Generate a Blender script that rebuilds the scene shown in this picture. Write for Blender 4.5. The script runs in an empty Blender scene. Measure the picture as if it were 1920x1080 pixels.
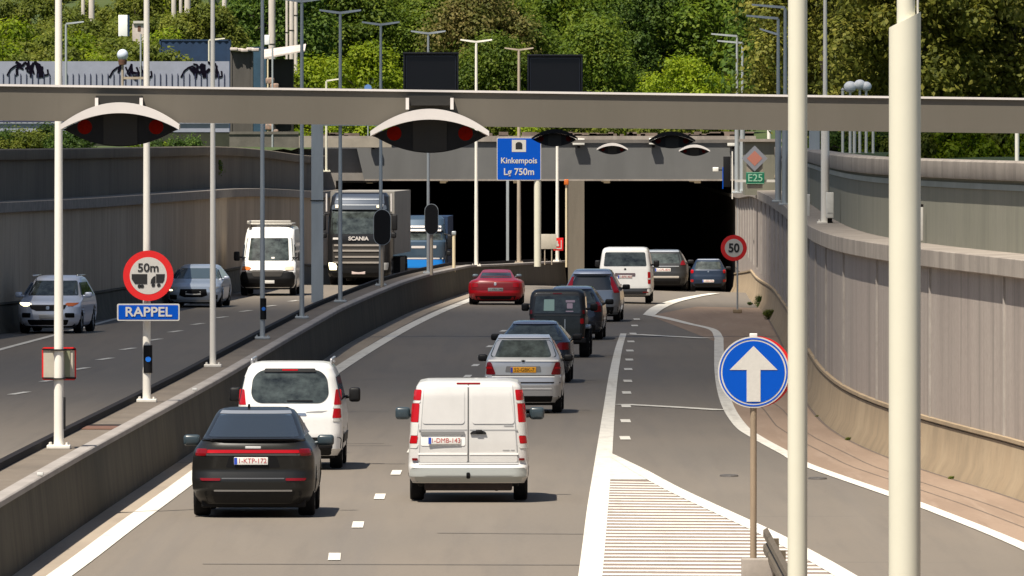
import bpy, bmesh, math, random
from mathutils import Vector, Matrix
random.seed(7)
# ---------------------------------------------------------------- camera, world, sun, exposure
F, H, V = 20000.0, 5.9, 250.0          # focal length in photo pixels, eye height, horizon row
scn = bpy.context.scene
COL = scn.collection
cam = bpy.data.cameras.new("camera"); cam_o = bpy.data.objects.new("camera", cam); COL.objects.link(cam_o)
cam_o.location = (0, 0, H); cam_o.rotation_euler = (math.pi/2 - math.atan((540-V)/F), 0, 0)
cam.sensor_width = 36.0; cam.lens = 36.0*F/1920.0; cam.clip_start = 1.0; cam.clip_end = 4000.0
scn.camera = cam_o
SUN = Vector((-.28, -.38, .88)).normalized()      # direction towards the sun
elev = math.asin(SUN.z); azim = math.atan2(SUN.x, SUN.y)
world = bpy.data.worlds.new("World"); scn.world = world; world.use_nodes = True
wn = world.node_tree.nodes; wl = world.node_tree.links
sky = wn.new('ShaderNodeTexSky'); sky.sky_type = 'NISHITA'; sky.sun_disc = False
sky.sun_elevation = elev; sky.sun_rotation = azim; sky.air_density = 1.0; sky.dust_density = 1.5
wl.new(sky.outputs[0], wn['Background'].inputs[0]); wn['Background'].inputs[1].default_value = 0.056
sl = bpy.data.lights.new("sun", 'SUN'); sl.energy = 4.8; sl.angle = math.radians(.5); sl.color = (1.0, .92, .80)
so = bpy.data.objects.new("sun", sl); COL.objects.link(so); so.location = (-40, -60, 130)
so.rotation_euler = SUN.to_track_quat('Z', 'Y').to_euler()
scn.view_settings.view_transform = 'Standard'; scn.view_settings.look = 'None'
scn.view_settings.gamma = 1.0; scn.view_settings.exposure = 0.86
scn.render.engine = 'CYCLES'

# ---------------------------------------------------------------- helpers
def link(o, parent=None):
    COL.objects.link(o)
    if parent is not None: o.parent = parent
    return o
def tag(o, label=None, cat=None, group=None, kind=None):
    if label: o['label'] = label
    if cat: o['category'] = cat
    if group: o['group'] = group
    if kind: o['kind'] = kind
    return o
def root(name, label, cat, loc=(0, 0, 0), rz=0.0, group=None):
    o = bpy.data.objects.new(name, None); o.empty_display_size = .2; COL.objects.link(o)
    o.location = loc; o.rotation_euler = (0, 0, rz)
    return tag(o, label, cat, group)
def smooth(a, b, x):
    t = max(0., min(1., (x-a)/(b-a))); return t*t*(3-2*t)
def lerp(a, b, t): return a+(b-a)*t
def interp(pts, x):
    if x <= pts[0][0]: return pts[0][1]
    for (a, b), (c, d) in zip(pts, pts[1:]):
        if x <= c: return lerp(b, d, (x-a)/(c-a))
    return pts[-1][1]

class MB:
    """collects geometry, then links it as ONE mesh object"""
    def __init__(s): s.v = []; s.f = []; s.m = []; s.cur = 0
    def add(s, vs, fs):
        n = len(s.v); s.v += [tuple(v) for v in vs]; s.f += [tuple(i+n for i in f) for f in fs]; s.m += [s.cur]*len(fs); return s
    def box(s, x0, x1, y0, y1, z0, z1):
        return s.add([(x0,y0,z0),(x1,y0,z0),(x1,y1,z0),(x0,y1,z0),(x0,y0,z1),(x1,y0,z1),(x1,y1,z1),(x0,y1,z1)],
              [(0,3,2,1),(4,5,6,7),(0,1,5,4),(1,2,6,5),(2,3,7,6),(3,0,4,7)])
    def cbox(s, c, d): return s.box(c[0]-d[0]/2, c[0]+d[0]/2, c[1]-d[1]/2, c[1]+d[1]/2, c[2]-d[2]/2, c[2]+d[2]/2)
    def rbox(s, c, d, b):
        """box with bevelled edges"""
        bm = bmesh.new(); bmesh.ops.create_cube(bm, size=1)
        for v in bm.verts: v.co = Vector((v.co.x*d[0], v.co.y*d[1], v.co.z*d[2]))
        bmesh.ops.bevel(bm, geom=bm.edges[:], offset=b, segments=3, profile=.5, affect='EDGES')
        bm.verts.index_update()
        s.add([v.co+Vector(c) for v in bm.verts], [[v.index for v in f.verts] for f in bm.faces]); bm.free(); return s
    def tube(s, p, q, r0, r1=None, n=14, caps=True):
        r1 = r0 if r1 is None else r1
        p = Vector(p); q = Vector(q); d = (q-p).normalized()
        a = d.orthogonal().normalized(); b = d.cross(a)
        vs = []
        for c, r in ((p, r0), (q, r1)):
            for i in range(n):
                t = 2*math.pi*i/n; vs.append(c+(a*math.cos(t)+b*math.sin(t))*r)
        fs = [(i, (i+1) % n, n+(i+1) % n, n+i) for i in range(n)]
        if caps: fs += [tuple(range(n-1, -1, -1)), tuple(range(n, 2*n))]
        return s.add(vs, fs)
    def lathe(s, prof, c=(0,0,0), axis='Z', n=24):
        """prof: (radius, height) pairs"""
        vs = []; k = len(prof)
        for i in range(n):
            t = 2*math.pi*i/n
            for r, h in prof:
                p = (r*math.cos(t), r*math.sin(t), h)
                if axis == 'Y': p = (p[0], p[2], p[1])
                if axis == 'X': p = (p[2], p[0], p[1])
                vs.append((p[0]+c[0], p[1]+c[1], p[2]+c[2]))
        fs = []
        for i in range(n):
            j = (i+1) % n
            for a in range(k-1): fs.append((i*k+a, j*k+a, j*k+a+1, i*k+a+1))
        return s.add(vs, fs)
    def prism(s, pts, y0, y1):
        """outline in x,z pushed along y"""
        n = len(pts)
        vs = [(x, y0, z) for x, z in pts]+[(x, y1, z) for x, z in pts]
        return s.add(vs, [tuple(range(n)), tuple(range(2*n-1, n-1, -1))]+[(i, n+i, n+(i+1) % n, (i+1) % n) for i in range(n)])
    def ring(s, c, r0, r1, y0, y1, n=48):
        return s.lathe([(r0, y0), (r1, y0), (r1, y1), (r0, y1), (r0, y0)], c, 'Y', n)
    def sweep(s, path, prof, close=False):
        """path: list of (point, side direction, base z); prof: (offset, height) pairs"""
        k = len(prof); vs = []
        for p, nrm in path:
            for o, z in prof: vs.append((p[0]+nrm[0]*o, p[1]+nrm[1]*o, p[2]+z))
        fs = []
        for i in range(len(path)-1):
            for a in range(k-1): fs.append((i*k+a, (i+1)*k+a, (i+1)*k+a+1, i*k+a+1))
            if close: fs.append((i*k+k-1, (i+1)*k+k-1, (i+1)*k, i*k))
        if close: fs += [tuple(range(k)), tuple(range(len(vs)-1, len(vs)-k-1, -1))]
        return s.add(vs, fs)
    def build(s, name, mats, parent=None, ang=35, sm=True, loc=None):
        me = bpy.data.meshes.new(name); me.from_pydata(s.v, [], s.f)
        if not isinstance(mats, (list, tuple)): mats = [mats]
        for m in mats: me.materials.append(m)
        me.polygons.foreach_set('material_index', s.m)
        bm = bmesh.new(); bm.from_mesh(me); bmesh.ops.recalc_face_normals(bm, faces=bm.faces[:]); bm.to_mesh(me); bm.free()
        if sm:
            me.polygons.foreach_set('use_smooth', [True]*len(me.polygons)); me.set_sharp_from_angle(angle=math.radians(ang))
        me.update()
        o = bpy.data.objects.new(name, me); link(o, parent)
        if loc: o.location = loc
        return o

# ---------------------------------------------------------------- materials
MATS = {}
def mat(name, col, rough=.6, metal=0., coat=0., spec=.5, noise=None, bump=0., stretch=(1,1,1), col2=None, emit=None, alpha=None):
    """principled material; noise=(scale, amount) varies colour towards col2 or darker"""
    if name in MATS: return MATS[name]
    m = bpy.data.materials.new(name); m.use_nodes = True; nt = m.node_tree; N = nt.nodes; Lk = nt.links
    b = N['Principled BSDF']
    b.inputs['Base Color'].default_value = (*col, 1); b.inputs['Roughness'].default_value = rough
    b.inputs['Metallic'].default_value = metal; b.inputs['Coat Weight'].default_value = coat; b.inputs['Coat Roughness'].default_value = .05
    b.inputs['Specular IOR Level'].default_value = spec
    if emit: b.inputs['Emission Color'].default_value = (*emit[0], 1); b.inputs['Emission Strength'].default_value = emit[1]
    if noise or bump:
        tc = N.new('ShaderNodeTexCoord'); mp = N.new('ShaderNodeMapping'); mp.inputs['Scale'].default_value = stretch
        Lk.new(tc.outputs['Object'], mp.inputs['Vector'])
        nz = N.new('ShaderNodeTexNoise'); nz.inputs['Scale'].default_value = noise[0] if noise else 8; nz.inputs['Detail'].default_value = 6
        nz.inputs['Roughness'].default_value = .65
        Lk.new(mp.outputs[0], nz.inputs['Vector'])
        if noise:
            rp = N.new('ShaderNodeValToRGB'); rp.color_ramp.elements[0].position = .3; rp.color_ramp.elements[1].position = .7
            c2 = col2 or tuple(c*(1-noise[1]) for c in col)
            rp.color_ramp.elements[0].color = (*c2, 1); rp.color_ramp.elements[1].color = (*col, 1)
            Lk.new(nz.outputs['Fac'], rp.inputs[0]); Lk.new(rp.outputs[0], b.inputs['Base Color'])
        if bump:
            bp = N.new('ShaderNodeBump'); bp.inputs['Strength'].default_value = bump; bp.inputs['Distance'].default_value = .02
            Lk.new(nz.outputs['Fac'], bp.inputs['Height']); Lk.new(bp.outputs[0], b.inputs['Normal'])
    MATS[name] = m; return m

def layered(name, base, layers, rough=.85, bump=None, spec=.3):
    """base colour plus noise layers: (scale, stretch, colour, low, high, strength)"""
    m = bpy.data.materials.new(name); m.use_nodes = True; nt = m.node_tree; N = nt.nodes; Lk = nt.links
    b = N['Principled BSDF']; b.inputs['Roughness'].default_value = rough; b.inputs['Specular IOR Level'].default_value = spec
    tc = N.new('ShaderNodeTexCoord'); prev = None
    for sc, st, c, lo, hi, k in layers:
        mp = N.new('ShaderNodeMapping'); mp.inputs['Scale'].default_value = st; Lk.new(tc.outputs['Object'], mp.inputs['Vector'])
        nz = N.new('ShaderNodeTexNoise'); nz.inputs['Scale'].default_value = sc; nz.inputs['Detail'].default_value = 5; nz.inputs['Roughness'].default_value = .6
        Lk.new(mp.outputs[0], nz.inputs['Vector'])
        mr = N.new('ShaderNodeMapRange'); mr.inputs['From Min'].default_value = lo; mr.inputs['From Max'].default_value = hi; mr.inputs['To Max'].default_value = k
        Lk.new(nz.outputs['Fac'], mr.inputs['Value'])
        mx = N.new('ShaderNodeMix'); mx.data_type = 'RGBA'
        if prev is None: mx.inputs[6].default_value = (*base, 1)
        else: Lk.new(prev, mx.inputs[6])
        mx.inputs[7].default_value = (*c, 1); Lk.new(mr.outputs[0], mx.inputs[0]); prev = mx.outputs[2]
        last = nz
    Lk.new(prev, b.inputs['Base Color'])
    if bump:
        bp = N.new('ShaderNodeBump'); bp.inputs['Strength'].default_value = bump; bp.inputs['Distance'].default_value = .01
        Lk.new(last.outputs['Fac'], bp.inputs['Height']); Lk.new(bp.outputs[0], b.inputs['Normal'])
    MATS[name] = m; return m

asphalt = layered('asphalt', (0.1601,0.1359,0.1095), [(.06,(1,.25,1),(0.1229,0.1099,0.09405),.4,.65,.9), (1.3,(1.6,.05,1),(0.1117,0.09758,0.08334),.5,.75,.55),
          (.35,(3,.12,1),(0.1788,0.1554,0.1277),.55,.75,.45), (.5,(.3,2.5,1),(0.06703,0.06142,0.05377),.66,.74,.35), (.8,(1.3,.015,1),(.125,.112,.10),.52,.66,.45), (14,(1,.5,1),(0.1788,0.1589,0.1344),.45,.8,.4)], .82, .15)
concrete_w = layered('ribbed_concrete', (0.3468,0.2936,0.2574), [(1.1,(1,1,.06),(0.2244,0.1906,0.1681),.42,.62,.75), (.12,(1,1,.6),(0.3672,0.3194,0.2784),.45,.6,.6),
          (3.5,(1,1,.03),(0.1734,0.1494,0.1313),.56,.68,.6), (2.2,(1,1,.02),(0.3672,0.34,0.3047),.62,.7,.6), (9,(1,1,1),(0.1836,0.1597,0.1366),.4,.7,.3)], .9, .3)
concrete_u = layered('upper_concrete', (0.1954,0.1892,0.1454), [(2.2,(1,1,.05),(0.1439,0.1406,0.1091),.42,.65,.6), (.25,(1,1,1),(0.2262,0.2162,0.1714),.45,.65,.6),
          (7,(1,1,.3),(0.1337,0.1297,0.1039),.5,.75,.4)], .9, .2)
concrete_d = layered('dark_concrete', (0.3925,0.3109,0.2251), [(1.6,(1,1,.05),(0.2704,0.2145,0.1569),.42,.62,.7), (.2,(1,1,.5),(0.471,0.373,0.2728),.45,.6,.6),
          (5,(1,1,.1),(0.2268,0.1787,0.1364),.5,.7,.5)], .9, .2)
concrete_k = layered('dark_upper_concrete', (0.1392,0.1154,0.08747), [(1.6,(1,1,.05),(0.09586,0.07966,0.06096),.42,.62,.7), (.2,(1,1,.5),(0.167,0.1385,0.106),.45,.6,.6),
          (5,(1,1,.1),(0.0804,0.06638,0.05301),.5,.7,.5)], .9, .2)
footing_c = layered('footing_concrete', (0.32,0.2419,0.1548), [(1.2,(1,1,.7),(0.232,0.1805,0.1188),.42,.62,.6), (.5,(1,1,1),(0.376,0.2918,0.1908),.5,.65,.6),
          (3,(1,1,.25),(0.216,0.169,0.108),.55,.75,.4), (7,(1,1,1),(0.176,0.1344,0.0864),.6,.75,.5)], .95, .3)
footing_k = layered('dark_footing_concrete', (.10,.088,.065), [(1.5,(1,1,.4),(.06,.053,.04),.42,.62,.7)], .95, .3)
coping_c = layered('coping_concrete', (0.3,0.2626,0.225), [(.9,(1,1,.3),(0.2,0.173,0.15),.42,.6,.75), (4,(1,1,.3),(0.36,0.3245,0.28),.55,.7,.5),
          (9,(1,1,1),(0.15,0.1339,0.115),.55,.75,.4)], .9, .3)
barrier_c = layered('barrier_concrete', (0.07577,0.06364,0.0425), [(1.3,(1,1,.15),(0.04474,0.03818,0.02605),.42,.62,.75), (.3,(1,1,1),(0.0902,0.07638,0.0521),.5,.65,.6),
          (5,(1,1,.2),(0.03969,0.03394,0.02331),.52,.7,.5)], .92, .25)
platform_c = layered('platform_concrete', (0.144,0.1188,0.0936), [(.6,(1,.5,1),(0.108,0.09,0.072),.42,.62,.7), (3,(1,.3,1),(0.18,0.1548,0.126),.55,.7,.5),
          (12,(1,1,1),(0.0864,0.072,0.0576),.5,.75,.4)], .92, .25)
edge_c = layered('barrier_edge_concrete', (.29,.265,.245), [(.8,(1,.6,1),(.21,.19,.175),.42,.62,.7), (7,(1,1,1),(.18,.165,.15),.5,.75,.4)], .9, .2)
shoulder_m = layered('shoulder_paving', (0.264,0.1918,0.1404), [(.5,(2,.15,1),(0.216,0.1542,0.1116),.42,.62,.75), (2.5,(1.5,.06,1),(0.304,0.2331,0.18),.55,.7,.5),
          (1.2,(3,.05,1),(0.168,0.1203,0.09),.62,.70,.5), (9,(1,1,1),(0.152,0.1128,0.0864),.5,.75,.4)], .95, .3)
gutter_m = layered('gutter_paving', (.30,.25,.195), [(.4,(1,.3,1),(.23,.19,.15),.42,.62,.7), (6,(1,1,1),(.2,.165,.13),.5,.75,.4)], .92, .2)
beam_m = layered('gantry_steel', (0.1122,0.09993,0.08058), [(.9,(1,1,.2),(0.102,0.09137,0.07195),.42,.62,.6), (7,(1,1,.15),(0.09517,0.08565,0.06836),.5,.75,.4)], .6)
paint_w = layered('road_paint', (0.6324,0.6045,0.5394), [(3,(1,.3,1),(0.465,0.4371,0.3906),.46,.7,.7), (18,(1,1,1),(0.3162,0.2883,0.2604),.58,.75,.6), (1.1,(3,.1,1),(0.3906,0.3627,0.3162),.55,.7,.5)], .8)
fascia_m = layered('fascia_panel', (0.1178,0.1178,0.1147), [(.7,(1,1,.2),(0.093,0.093,0.0899),.4,.62,.6), (.2,(1,1,1),(0.1426,0.1426,0.1364),.5,.62,.5)], .7)
soil_m = layered('soil_ground', (.05,.07,.02), [(.4,(1,1,1),(.03,.055,.012),.4,.6,.8), (3,(1,1,1),(.09,.09,.035),.5,.7,.5)], 1.0)
tunnel_m = mat('tunnel_lining', (.24,.22,.20), .9, noise=(.6,.4))
pole_w = mat('cream_mast_paint', (.62,.595,.48), .42, noise=(1.2,.06))
pole_g = mat('galvanised_pole', (.42,.45,.46), .45, .35, noise=(3,.2), stretch=(1,1,.2))
pole_l = mat('pale_pole_paint', (.78,.74,.66), .45, noise=(3,.15), stretch=(1,1,.2))
pole_b = mat('beige_post', (.40,.33,.25), .7, noise=(4,.3), stretch=(1,1,.15))
steel_l = mat('light_hood_paint', (.62,.58,.55), .4, noise=(2,.1))
blackm = mat('matt_black', (.006,.006,.007), .6, spec=.2)
grey_p = mat('dark_grey_panel', (.022,.021,.019), .6, spec=.2)
screen_m = mat('unlit_display', (.008,.008,.011), .5, noise=(30,.3))
red_off = mat('unlit_red_lens', (.13,.006,.003), 1.0, spec=0)
signblue = mat('sign_blue', (.001,.065,.40), .7, spec=.08)
signwhite = mat('sign_white', (.52,.50,.46), .4, noise=(20,.1))
signred = mat('sign_red', (.62,.012,.012), .4)
signgreen = mat('sign_green', (.01,.19,.10), .4)
signblack = mat('sign_black', (.015,.015,.015), .4)
signgrey = mat('sign_back_beige', (.46,.42,.34), .5, noise=(6,.15))
signpink = mat('sign_faded_orange', (.52,.20,.14), .5)
signaluminium = mat('sign_aluminium', (.36,.36,.38), .4, .4)
whitebox = mat('white_cabinet_paint', (.75,.73,.66), .5, noise=(8,.15))
rust_m = mat('rusty_steel', (.16,.075,.045), .8, noise=(9,.5))
darksteel = mat('dark_steel', (.012,.010,.010), .8, spec=.15)
tyre_m = mat('tyre_rubber', (.008,.008,.009), .8, spec=.2)
rim_m = mat('rim_alloy', (.32,.33,.34), .3, .8)
glass_m = mat('tinted_window_glass', (.012,.018,.020), .04, 0, 0, .9)
glass_i = mat('window_with_interior', (.075,.092,.088), .06, 0, 0, .6, noise=(3.2,.9), stretch=(1,.6,1.5))
taillight = mat('tail_lamp_red', (.36,.004,.007), .2, coat=.25, spec=.3)
taildark = mat('dark_red_lamp', (.14,.003,.005), .2, coat=.25, spec=.3)
lens_c = mat('clear_lamp_lens', (.55,.55,.52), .1, coat=.8)
lens_o = mat('orange_lamp_lens', (.55,.13,.02), .2, coat=.5)
lamp_on = mat('lit_headlamp', (.9,.85,.6), .2, emit=((1,.85,.5), 2.2))
lamp_red_on = mat('lit_brake_lamp', (.7,.02,.01), .2, emit=((1,.03,.01), 1.0))
plastic = mat('black_plastic_trim', (.011,.011,.012), .55, spec=.25, noise=(14,.3))
chrome = mat('chrome_trim', (.55,.55,.55), .2, .9)
plate_w = mat('plate_white', (.68,.66,.62), .4)
plate_y = mat('plate_yellow', (.75,.33,.01), .4)
plate_t = mat('plate_red_text', (.40,.03,.03), .5)
eublue = mat('plate_blue', (.02,.06,.40), .4)
def paint(name, c, metal=0., rough=.32): return mat(name, c, rough, metal, .7, .5)

# ---------------------------------------------------------------- geometry of the place (metres; y runs away from the camera)
def zr(x, d):
    """road height: level, then falling gently into the tunnels with a cross slope"""
    z = -.0145*max(0., d-415)
    z -= .035*max(0., min(9., x-.5))*smooth(335, 400, d)
    return z
def G(x, y):
    d = H*F/(y-V)
    for _ in range(30): d = .5*d+.5*(H-zr((x-960)*d/F, d))*F/(y-V)
    return Vector(((x-960)*d/F, d, zr((x-960)*d/F, d)))
def Q(x, y, d): return Vector(((x-960)*d/F, d, H-(y-V)*d/F))
LW = [(40,-26),(250,-20.5),(312,-15.2),(335,-13.1),(387,-10.5),(430,-9.0),(492,-7.9)]
RW = [(40,11.0),(110,9.9),(150,9.0),(172,8.26),(186,7.3),(197,6.75),(211,6.4),(228,6.45),(262,6.95),(302,7.7),(347,8.35),(400,8.95),(440,9.5),(492,10.15)]
def curve(pts, step=4.0, k=3.0):
    """smooth a (distance, x) line into a dense path"""
    ds = []; d = pts[0][0]
    while d < pts[-1][0]: ds.append(d); d += step
    ds.append(pts[-1][0]); out = []
    for d in ds:
        xs = [interp(pts, min(max(d+o, pts[0][0]), pts[-1][0])) for o in (-2*k, -k, 0, k, 2*k)]
        out.append((sum(xs)/5, d))
    return out
def sweep_path(xy, side, zf=None):
    out = []
    for i, (x, d) in enumerate(xy):
        a = xy[max(0, i-1)]; b = xy[min(len(xy)-1, i+1)]
        t = Vector((b[0]-a[0], b[1]-a[1])).normalized(); n = Vector((t.y, -t.x))*side
        out.append(((x, d, zf(x, d) if zf else 0.), (n.x, n.y)))
    return out

# ================================================================ THE SETTING
def grid(mb, xs_ds):
    """rows of points -> sheet"""
    n = len(xs_ds[0]); vs = [p for r in xs_ds for p in r]
    fs = [(i*n+j, i*n+j+1, (i+1)*n+j+1, (i+1)*n+j) for i in range(len(xs_ds)-1) for j in range(n-1)]
    return mb.add(vs, fs)
# cloud that dims the middle of the cutting: real cloud high above, outside the frame
def make_cloud():
    c = Vector((0, 283, 0))+SUN*(250/SUN.z)
    mb = MB(); n = 40; rows = []
    for i in range(n+1):
        v = i/n*2-1; r = []
        for j in range(n+1):
            u = j/n*2-1; e = max(0, 1-max(abs(u), abs(v))**4)
            r.append((u*260, v*118, 6*e*(1+.5*math.sin(u*9+v*5)*math.cos(v*7))))
        rows.append(r)
    grid(mb, rows); grid(mb, [[(x, y, -z*.4) for x, y, z in r] for r in rows])
    m = bpy.data.materials.new('cloud_vapour'); m.use_nodes = True; N = m.node_tree.nodes; Lk = m.node_tree.links
    N.remove(N['Principled BSDF']); tr = N.new('ShaderNodeBsdfTransparent'); df = N.new('ShaderNodeBsdfDiffuse'); df.inputs[0].default_value = (.8,.8,.8,1)
    mx = N.new('ShaderNodeMixShader'); tc = N.new('ShaderNodeTexCoord'); sp = N.new('ShaderNodeSeparateXYZ'); Lk.new(tc.outputs['Object'], sp.inputs[0])
    a = N.new('ShaderNodeMapRange'); a.interpolation_type = 'SMOOTHSTEP'; a.inputs['From Min'].default_value = -118; a.inputs['From Max'].default_value = -15
    b = N.new('ShaderNodeMapRange'); b.interpolation_type = 'SMOOTHSTEP'; b.inputs['From Min'].default_value = 62; b.inputs['From Max'].default_value = 112
    b.inputs['To Min'].default_value = 1; b.inputs['To Max'].default_value = 0
    Lk.new(sp.outputs['Y'], a.inputs['Value']); Lk.new(sp.outputs['Y'], b.inputs['Value'])
    mu = N.new('ShaderNodeMath'); mu.operation = 'MULTIPLY'; Lk.new(a.outputs[0], mu.inputs[0]); Lk.new(b.outputs[0], mu.inputs[1])
    m2 = N.new('ShaderNodeMath'); m2.operation = 'MULTIPLY'; m2.inputs[1].default_value = .60; Lk.new(mu.outputs[0], m2.inputs[0])
    Lk.new(m2.outputs[0], mx.inputs[0]); Lk.new(tr.outputs[0], mx.inputs[1]); Lk.new(df.outputs[0], mx.inputs[2]); Lk.new(mx.outputs[0], N['Material Output'].inputs[0])
    tag(mb.build('cloud', m, loc=c), kind='structure')
make_cloud()

lw = curve(LW); rw = curve(RW)
LX = lambda d: interp([(b, a) for a, b in lw], d)
RX = lambda d: interp([(b, a) for a, b in rw], d)
def hill(x, d):
    h = 5.25+smooth(520, 760, d)*7+smooth(505, 560, d)*.5
    h += smooth(13.9, 16.0, -x)*(2.6*smooth(495, 525, d)+4.6*smooth(520, 650, d))
    h += .35*math.sin(x*.21+d*.05)*smooth(510, 560, d)
    return h
mb = MB()
ds = [40+i*8 for i in range(57)]+[494]
grid(mb, [[(LX(d)-.9-(u**2)*160, d, 5.22+.6*u+.05*math.sin(d*.3+u*20)) for u in [k/14 for k in range(15)]] for d in ds])
grid(mb, [[(RX(d)+1.2+(u**2)*160, d, 5.22+.6*u+.05*math.sin(d*.3+u*20)) for u in [k/14 for k in range(15)]] for d in ds])
grid(mb, [[(x, d, hill(x, d)) for x in range(-170, 171, 3)] for d in list(range(494, 560, 6))+list(range(560, 900, 12))])
tag(mb.build('ground', soil_m), kind='structure')

mb = MB(); grid(mb, [[(x, d, zr(x, d)) for x in [-34+i*1.6 for i in range(30)]] for d in range(40, 640, 5)])
road = tag(mb.build('road', asphalt), kind='structure')

def strip(mb, px, width, dz, sub=8, widths=None):
    """painted line along photo points laid on the road"""
    pts = []
    P = [G(*p) for p in px]
    for i in range(len(P)-1):
        p0 = P[max(0, i-1)]; p1 = P[i]; p2 = P[i+1]; p3 = P[min(len(P)-1, i+2)]
        for k in range(sub):
            t = k/sub
            x = .5*((2*p1.x)+(-p0.x+p2.x)*t+(2*p0.x-5*p1.x+4*p2.x-p3.x)*t*t+(-p0.x+3*p1.x-3*p2.x+p3.x)*t**3)
            y = .5*((2*p1.y)+(-p0.y+p2.y)*t+(2*p0.y-5*p1.y+4*p2.y-p3.y)*t*t+(-p0.y+3*p1.y-3*p2.y+p3.y)*t**3)
            pts.append((x, y, i+t))
    pts.append((P[-1].x, P[-1].y, len(P)-1)); rows = []
    for i, (x, y, tt) in enumerate(pts):
        a = pts[max(0, i-1)]; b = pts[min(len(pts)-1, i+1)]
        t = Vector((b[0]-a[0], b[1]-a[1])); t = t.normalized() if t.length > 0 else Vector((0, 1)); n = Vector((t.y, -t.x))
        w = width if widths is None else lerp(widths[int(min(tt, len(widths)-2))], widths[int(min(tt, len(widths)-2))+1], tt-int(min(tt, len(widths)-2)))
        rows.append([(x-n.x*w/2, y-n.y*w/2, zr(x, y)+dz), (x+n.x*w/2, y+n.y*w/2, zr(x, y)+dz)])
    return grid(mb, rows)
def dash(mb, x, y, w, l, dz, dirx=0.0):
    p = G(x, y); c = p.y
    return mb.add([(p.x-w/2-dirx*l/2, c-l/2, zr(p.x, c)+dz), (p.x+w/2-dirx*l/2, c-l/2, zr(p.x, c)+dz), (p.x+w/2+dirx*l/2, c+l/2, zr(p.x, c)+dz), (p.x-w/2+dirx*l/2, c+l/2, zr(p.x, c)+dz)], [(0, 1, 2, 3)])

MEDR = [(60,-7.3),(120,-6.95),(149,-6.65),(161.7,-6.5),(182,-6.2),(212,-5.76),(256,-5.25),(297,-4.72),(324,-4.13),(350,-3.49),(373,-2.67),(400,-1.55),(425,-.1),(460,1.3),(489,2.45)]
# gutter strip beside the median wall and the brown shoulder on the right
mb = MB(); rows = []
for d in range(60, 485, 5):
    x = interp(MEDR, d); rows.append([(x+.04, d, zr(x, d)+.004), (x+.04+interp([(60,.85),(250,.72),(480,.6)], d), d, zr(x, d)+.004)])
grid(mb, rows); g = mb.build('gutter', gutter_m, road)
EXR = [(1348,640),(1350,700),(1362,755),(1388,798),(1421,822),(1476,852),(1516,874),(1667,927),(1732,950),(1920,1026),(2120,1130)]
exd = sorted([(G(*p).y, G(*p).x) for p in EXR])
mb = MB(); rows = []
for d in range(100, 372, 3):
    xa = interp(exd, d) if d < 300 else interp([(300, interp(exd, 300)), (345, 4.45), (371, 6.5)], d)
    xb = RX(d)+.1; rows.append([(lerp(xa, xb, k/6), d, zr(lerp(xa, xb, k/6), d)+.004) for k in range(7)])
grid(mb, rows); mb.build('shoulder', shoulder_m, road)
mb = MB()                                                   # drainage joints in the shoulder
for off in (.55, .95):
    rows = []
    for d in range(110, 262, 3):
        x = interp(exd, d)+off*smooth(265, 225, d)+.15; rows.append([(x, d, .008), (x+.03, d, .008)])
    grid(mb, rows)
rows = [[(RX(d)-.12, d, zr(8, d)+.008), (RX(d)-.02, d, zr(8, d)+.008)] for d in range(110, 340, 3)]; grid(mb, rows)
mb.build('drainage_joint', mat('joint_dirt', (.17,.13,.10), 1, noise=(3,.5)), road)
# painted markings
mb = MB(); Z = .012
strip(mb, [(-113,1233),(112,1080),(235,988),(357,898),(500,790),(640,689),(750,622),(820,587),(870,567),(905,553)], .34, Z)
strip(mb, [(1086,1233),(1107,1080),(1121,950),(1133,850),(1143,760),(1151,700),(1160,655),(1169,626)], .3, Z, widths=[.30,.32,.33,.30,.24,.22,.20,.18])
strip(mb, [(1142,852),(1200,884),(1270,922),(1410,987),(1480,1022),(1580,1078),(1760,1190)], .3, Z+.003, widths=[.12,.28,.30,.30,.30,.30,.3])
strip(mb, EXR, .28, Z, widths=[.26]*3+[.26]+[.24]*7)
strip(mb, [(1217,591),(1245,596),(1290,607),(1335,618),(1347,632),(1348,640)], .2, Z, widths=[.35,.34,.26,.22,.26,.26])
strip(mb, [(1217,591),(1235,577),(1262,566),(1300,557),(1340,550.5)], .3, Z+.003, widths=[.4,.5,.5,.45,.4])
for y in (1045, 985, 932, 887, 846, 811, 780, 752, 728, 706, 685.5, 668, 650, 635, 621):
    dash(mb, interp([(621,944),(650,919),(668,904),(706,877),(780,823),(846,773),(887,743),(932,712),(985,671),(1045,627)], y), y, .17, 2.5, Z, interp([(621,.04),(706,.02),(1045,-.012)], y))
dash(mb, 580, 1111, .17, 2.5, Z)
for x, y in ((1172,822),(1173,790),(1174,762),(1175,737),(1177,715),(1178,693),(1180,675),(1181,658),(1183,641),(1187,626),(1190,611),(1194,599)):
    dash(mb, x, y, .2, 2.3, Z)
for x, y in ((36,738),(94,714),(151,692),(197,673.6),(240,654.7),(290,637.5),(329,622),(371,608),(415,595.5),(461,583.6),(507,574),(551,564.5)):
    dash(mb, x, y, .2, 2.6, Z, .1)
strip(mb, [(-60,673),(0,656),(90,632),(180,608),(219,598),(300,580),(400,561)], .2, Z)
strip(mb, [(1165,759),(1260,764),(1356,770)], .45, Z+.003); strip(mb, [(1188,627.5),(1250,631),(1328,635)], .5, Z+.003)
mainr = sorted([(G(*p).y, G(*p).x) for p in [(1086,1233),(1107,1080),(1121,950),(1133,850)]])
diag = sorted([(G(*p).y, G(*p).x) for p in [(1142,852),(1200,884),(1270,922),(1410,987),(1480,1022),(1580,1078),(1760,1190)]])
d = 196.0
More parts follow.
